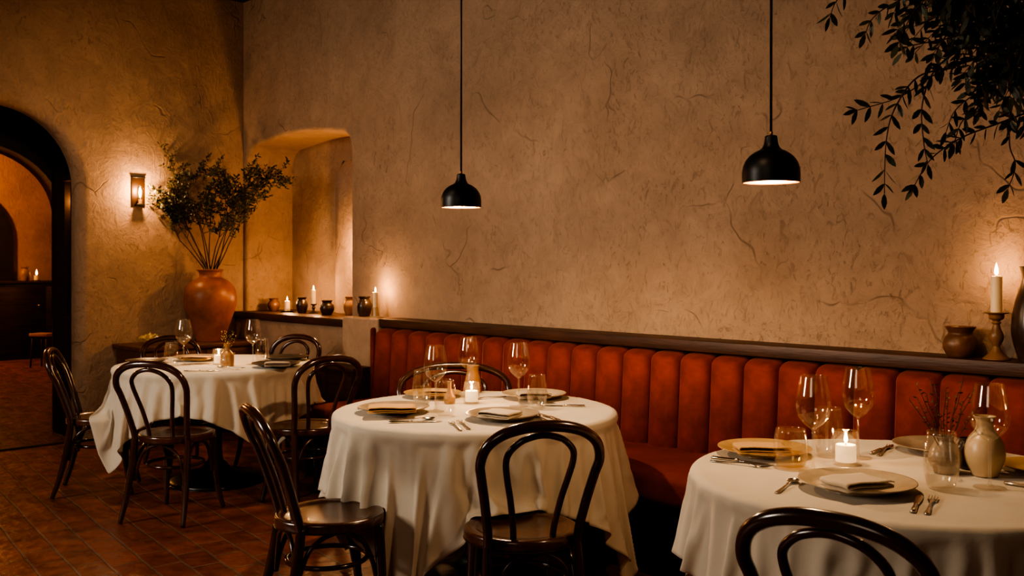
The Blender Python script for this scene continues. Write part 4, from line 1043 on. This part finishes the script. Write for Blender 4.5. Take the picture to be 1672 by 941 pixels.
# ------------------------------------------------------------------ hanging foliage, top right
def hanging_plant():
    pot_c = cam_pt(1.98, 3.25, 2.62)
    root = empty('hanging_plant', pot_c)
    bm = bmesh.new(); lathe(bm, sprof([(0, 0), (0.12, 0), (0.15, 0.02), (0.19, 0.16), (0.2, 0.22), (0.185, 0.22), (0.17, 0.18), (0, 0.18)], 3), 32); to_obj('planter', bm, M['terra'], root)
    bm = bmesh.new()
    for k in range(3):
        a = 2 * PI * k / 3; tube(bm, [(0.19 * math.cos(a), 0.19 * math.sin(a), 0.21), (0, 0, 0.7), (0, 0, CEIL - pot_c.z)], 0.004, 6)
    to_obj('chain', bm, M['black'], root)
    rg = random.Random(11); bs = bmesh.new(); bl = bmesh.new()
    down = Vector((0, 0, -1))
    def spray(pts, r, step, L_, w, dens=1.0):
        s = [Vector(q) for q in smooth_prof([tuple(p) for p in pts], 8)]
        n = len(s); tube(bs, s, [r * (1 - 0.65 * i / n) for i in range(n)], 5)
        acc = 0; side = 1
        for a, b in zip(s, s[1:]):
            acc += (b - a).length
            if acc > step:
                acc = 0; dd = (b - a).normalized()
                for sgn in (side, -side):
                    if rg.random() < 0.88 * dens:
                        lat = dd.cross(Vector((-SA, CA, 0))).normalized() * sgn
                        ld = dd * 0.75 + lat * 0.85 + down * 0.35 + Vector((rg.uniform(-1, 1), rg.uniform(-1, 1), rg.uniform(-1, 1))) * 0.22
                        leaf(bl, b, ld, L_ * rg.uniform(0.75, 1.15), w * rg.uniform(0.8, 1.1), rg, 0.08)
        dd = (s[-1] - s[-2]).normalized(); leaf(bl, s[-1], dd, L_, w, rg, 0.05)
    def P(u, v, d): return at_d(u, v, d) - pot_c
    LS = [  # the clearly readable sprays
        [(1700, 20, 3.2), (1600, 90, 3.15), (1530, 120, 3.1), (1470, 158, 3.1), (1400, 180, 3.08)],
        [(1560, 110, 3.1), (1500, 125, 3.1), (1462, 175, 3.05), (1447, 230, 3.02), (1444, 316, 3.0)],
        [(1600, 60, 3.2), (1530, 110, 3.15), (1506, 170, 3.1), (1508, 230, 3.08), (1515, 268, 3.08)],
        [(1740, 160, 3.2), (1640, 198, 3.12), (1570, 225, 3.1), (1520, 260, 3.05), (1492, 305, 3.05)],
        [(1740, 60, 3.2), (1660, 150, 3.1), (1648, 230, 3.1), (1658, 270, 3.1), (1646, 308, 3.1)],
        [(1700, -80, 3.3), (1560, -40, 3.25), (1460, 5, 3.2), (1425, 30, 3.2), (1413, 55, 3.2)],
        [(1600, -90, 3.3), (1480, -60, 3.3), (1385, -15, 3.25), (1364, 5, 3.25), (1355, 28, 3.25)],
        [(1740, 20, 3.0), (1620, 40, 2.95), (1560, 60, 2.95), (1500, 72, 2.95), (1482, 76, 2.95)],
        [(1740, 120, 3.3), (1660, 130, 3.25), (1600, 150, 3.2), (1560, 180, 3.2), (1545, 215, 3.2)],
        [(1720, 40, 3.1), (1650, 90, 3.1), (1600, 170, 3.1), (1570, 200, 3.1), (1558, 235, 3.1)],
    ]
    for ln in LS: spray([P(*q) for q in ln], 0.0035, 0.035, 0.052, 0.018)
    start = Vector((0, 0, 0.2))
    for i in range(130):
        u1, v1 = rg.uniform(1490, 1740), rg.uniform(-160, 150)
        # keep the lower left of the mass open
        if (u1 - 1490) / 250 < (v1 + 20) / 200 * 0.9: u1 = 1740 - rg.random() ** 1.5 * 160; v1 = rg.uniform(-100, 110)
        d1 = rg.uniform(2.85, 3.5)
        du, dv = rg.uniform(-90, 5), rg.uniform(15, 95)
        m = P(u1 + rg.uniform(10, 60), v1 - rg.uniform(20, 60), d1); e = P(u1 + du, v1 + dv, d1 + rg.uniform(-0.15, 0.15)); c = P(u1, v1, d1)
        spray([m, c, (c + e) / 2 + Vector((0, 0, 0.02)), e], 0.0025, 0.030, 0.052, 0.019)
    for i in range(26):
        u1, v1, d1 = rg.uniform(1560, 1740), rg.uniform(-120, 100), rg.uniform(2.9, 3.4)
        e = P(u1, v1, d1); mid = (start + e) / 2 + Vector((0, 0, 0.12)); q = [tuple(start), tuple(mid), tuple(e)]
        s = smooth_prof(q, 8); tube(bs, s, 0.0045, 5)
    to_obj('stems', bs, M['twig'], root); to_obj('leaves', bl, M['leaf'], root, smooth=False)
    return tag(root, 'dark green foliage trailing down from the upper right corner', 'plant')
hanging_plant()

# ------------------------------------------------------------------ the far room through the arch
def far_cabinet():
    p = cam_pt(-0.4895 * 14.0, 14.0, 0.0)      # u about 53
    root = empty('dark_sideboard', (-7.55, -p[1] * 0 + p[1], 0)); y = root.location.y
    def add(name, f, mat=M['dwood_y'], par=root):
        bm = bmesh.new(); f(bm); return to_obj(name, bm, mat, par, flat_angle=40)
    add('body', lambda b: box(b, -0.25, 0.22, -0.42, 1.0, 0.0, 1.10, 0.006))
    add('top', lambda b: box(b, -0.27, 0.25, -0.45, 1.03, 1.10, 1.14, 0.006))
    for a in (-0.40, 0.30):
        d = add('door', lambda b: box(b, 0.22, 0.235, a, a + 0.68, 0.10, 1.06, 0.004))
        bm = bmesh.new(); lathe(bm, [(0, 0), (0.016, 0), (0.020, 0.02), (0.008, 0.03), (0, 0.031)], 16)
        k = to_obj('knob', bm, M['brass'], d); k.rotation_euler = (0, PI / 2, 0); k.location = (0.235, a + 0.6, 0.78)
    tag(root, 'tall dark sideboard seen through the archway, candle on its top', 'cabinet')
    z = 1.14
    def yk(u): # y on the sideboard for an image column
        k = (u - 836) / FPX; d = (CX - (-7.5)) / (SA - CA * k); return cam_pt(k * d, d, 0).y
    pillar(Vector((-7.48, yk(59), z)), dish, 0.035, 0.07, 'small candle glowing on the sideboard beyond the archway', 14.0, M['pot_d'], fs=2.2)
    pot('clay_pot', Vector((-7.55, yk(43), z)), 1.35, M['pot_t'], 'tan clay pot left of the candle on the far sideboard', 1)
far_cabinet()
def stool():
    c = at(72, 600, 0.0); root = empty('wooden_stool', c)
    bm = bmesh.new(); box(bm, -0.2, 0.2, -0.15, 0.15, 0.42, 0.46, 0.008); to_obj('seat', bm, simple('stool_seat', (0.45, 0.22, 0.08), 0.4), root, flat_angle=40)  # pale seat colour carries the light falling on its top
    for x in (-1, 1):
        for y in (-1, 1):
            bm = bmesh.new(); tube(bm, [(x * 0.15, y * 0.11, 0.425), (x * 0.18, y * 0.13, 0.0)], [0.018, 0.014], 8); to_obj('leg', bm, M['dwood'], root)
    root.rotation_euler = (0, 0, 0.5); root.scale = (0.75, 0.75, 1)
    tag(root, 'low wooden stool with a lit top in front of the far sideboard', 'stool')
stool()
# dark arched slab standing in for the darkness of an opening, far end wall
def yfar(u, x=-7.89):
    k = (u - 836) / FPX; d = (CX - x) / (SA - CA * k); return cam_pt(k * d, d, 0).y
yr = yfar(21); ra = 0.75
bm = bmesh.new(); pts = [(yr, 0)] + [(yr - ra + ra * math.cos(a), 1.75 + ra * math.sin(a)) for a in [PI * i / 20 for i in range(21)]] + [(yr - 2 * ra, 0)]
poly_prism(bm, pts, lambda p: (-7.9, p[0], p[1]), lambda p: (-7.86, p[0], p[1]))
struct(to_obj('door_1', bm, M['dark_arch'], smooth=False))

# ------------------------------------------------------------------ light
def area(loc, target, size, energy, col, name, sy=None, spread=None):
    l = bpy.data.lights.new(name, 'AREA'); l.energy = energy; l.color = col; l.size = size
    if sy: l.shape = 'RECTANGLE'; l.size_y = sy
    if spread: l.spread = math.radians(spread)
    o = bpy.data.objects.new(name, l); COL.objects.link(o); o.location = loc
    o.rotation_euler = (Vector(target) - Vector(loc)).to_track_quat('-Z', 'Y').to_euler(); return o
area((2.2, -6.9, 2.7), (4.1, -0.6, 1.2), 1.1, 52, (1.0, 0.87, 0.72), 'added_side_fill', 1.4, 95)  # unseen soft fill added from camera left
area((7.6, -7.2, 2.9), (4.5, -1.0, 1.2), 1.6, 22, (1.0, 0.78, 0.56), 'added_front_fill')  # unseen soft fill added from behind the camera
def spot(loc, target, energy, ang, col, name, r=0.06, blend=0.8):
    l = bpy.data.lights.new(name, 'SPOT'); l.energy = energy; l.color = col; l.spot_size = math.radians(ang); l.spot_blend = blend; l.shadow_soft_size = r
    o = bpy.data.objects.new(name, l); COL.objects.link(o); o.location = loc
    o.rotation_euler = (Vector(target) - Vector(loc)).to_track_quat('-Z', 'Y').to_euler(); return o
t1 = cam_pt(T1[0], T1[1], 0.75)
spot(t1 + Vector((0.0, -0.2, 2.9)), t1, 260, 30, (1.0, 0.66, 0.38), 'ceiling_spot')
for sx in (1.8, 3.9, 6.0, 8.0): spot((sx, -3.3, 3.5), (sx, 0, 1.25), 70, 52, (1.0, 0.65, 0.40), 'added_wall_spot', 0.25, 1.0)  # unseen spots added to brighten the back wall
spot((3.2, -2.4, 3.5), (0, -1.4, 1.9), 110, 56, (1.0, 0.70, 0.46), 'added_wall_spot', 0.25, 1.0)  # unseen spot added as fill on the left wall
# unseen point lights added to light the far room amber
plight((-6.9, -1.3, 2.3), 170, (1.0, 0.48, 0.17), 0.15, 'added_far_fill')
plight((-3.6, 0.8, 2.4), 40, (1.0, 0.48, 0.19), 0.12, 'added_far_fill')
plight((-0.27, -1.33, 1.9), 1.6, (1.0, 0.45, 0.16), 0.02, 'added_passage_fill')  # small fill added to brighten the slit in the passage side
plight((1.35, 0.22, 1.55), 24, (1.0, 0.56, 0.24), 0.05, 'added_niche_fill')  # unseen point fill added for the niche glow, behind its right jamb

w = bpy.data.worlds.new('world'); sc.world = w; w.use_nodes = True
w.node_tree.nodes['Background'].inputs[0].default_value = (1.0, 0.6, 0.35, 1); w.node_tree.nodes['Background'].inputs[1].default_value = 0.02

sc.view_settings.view_transform = 'AgX'
sc.view_settings.look = 'AgX - High Contrast'
sc.view_settings.exposure = 0.2
cy = sc.cycles
cy.max_bounces = 6; cy.transparent_max_bounces = 20; cy.diffuse_bounces = 3; cy.use_adaptive_sampling = True; cy.adaptive_threshold = 0.02; cy.glossy_bounces = 4
cy.caustics_reflective = False; cy.caustics_refractive = False
cy.sample_clamp_indirect = 4.0; cy.use_denoising = True
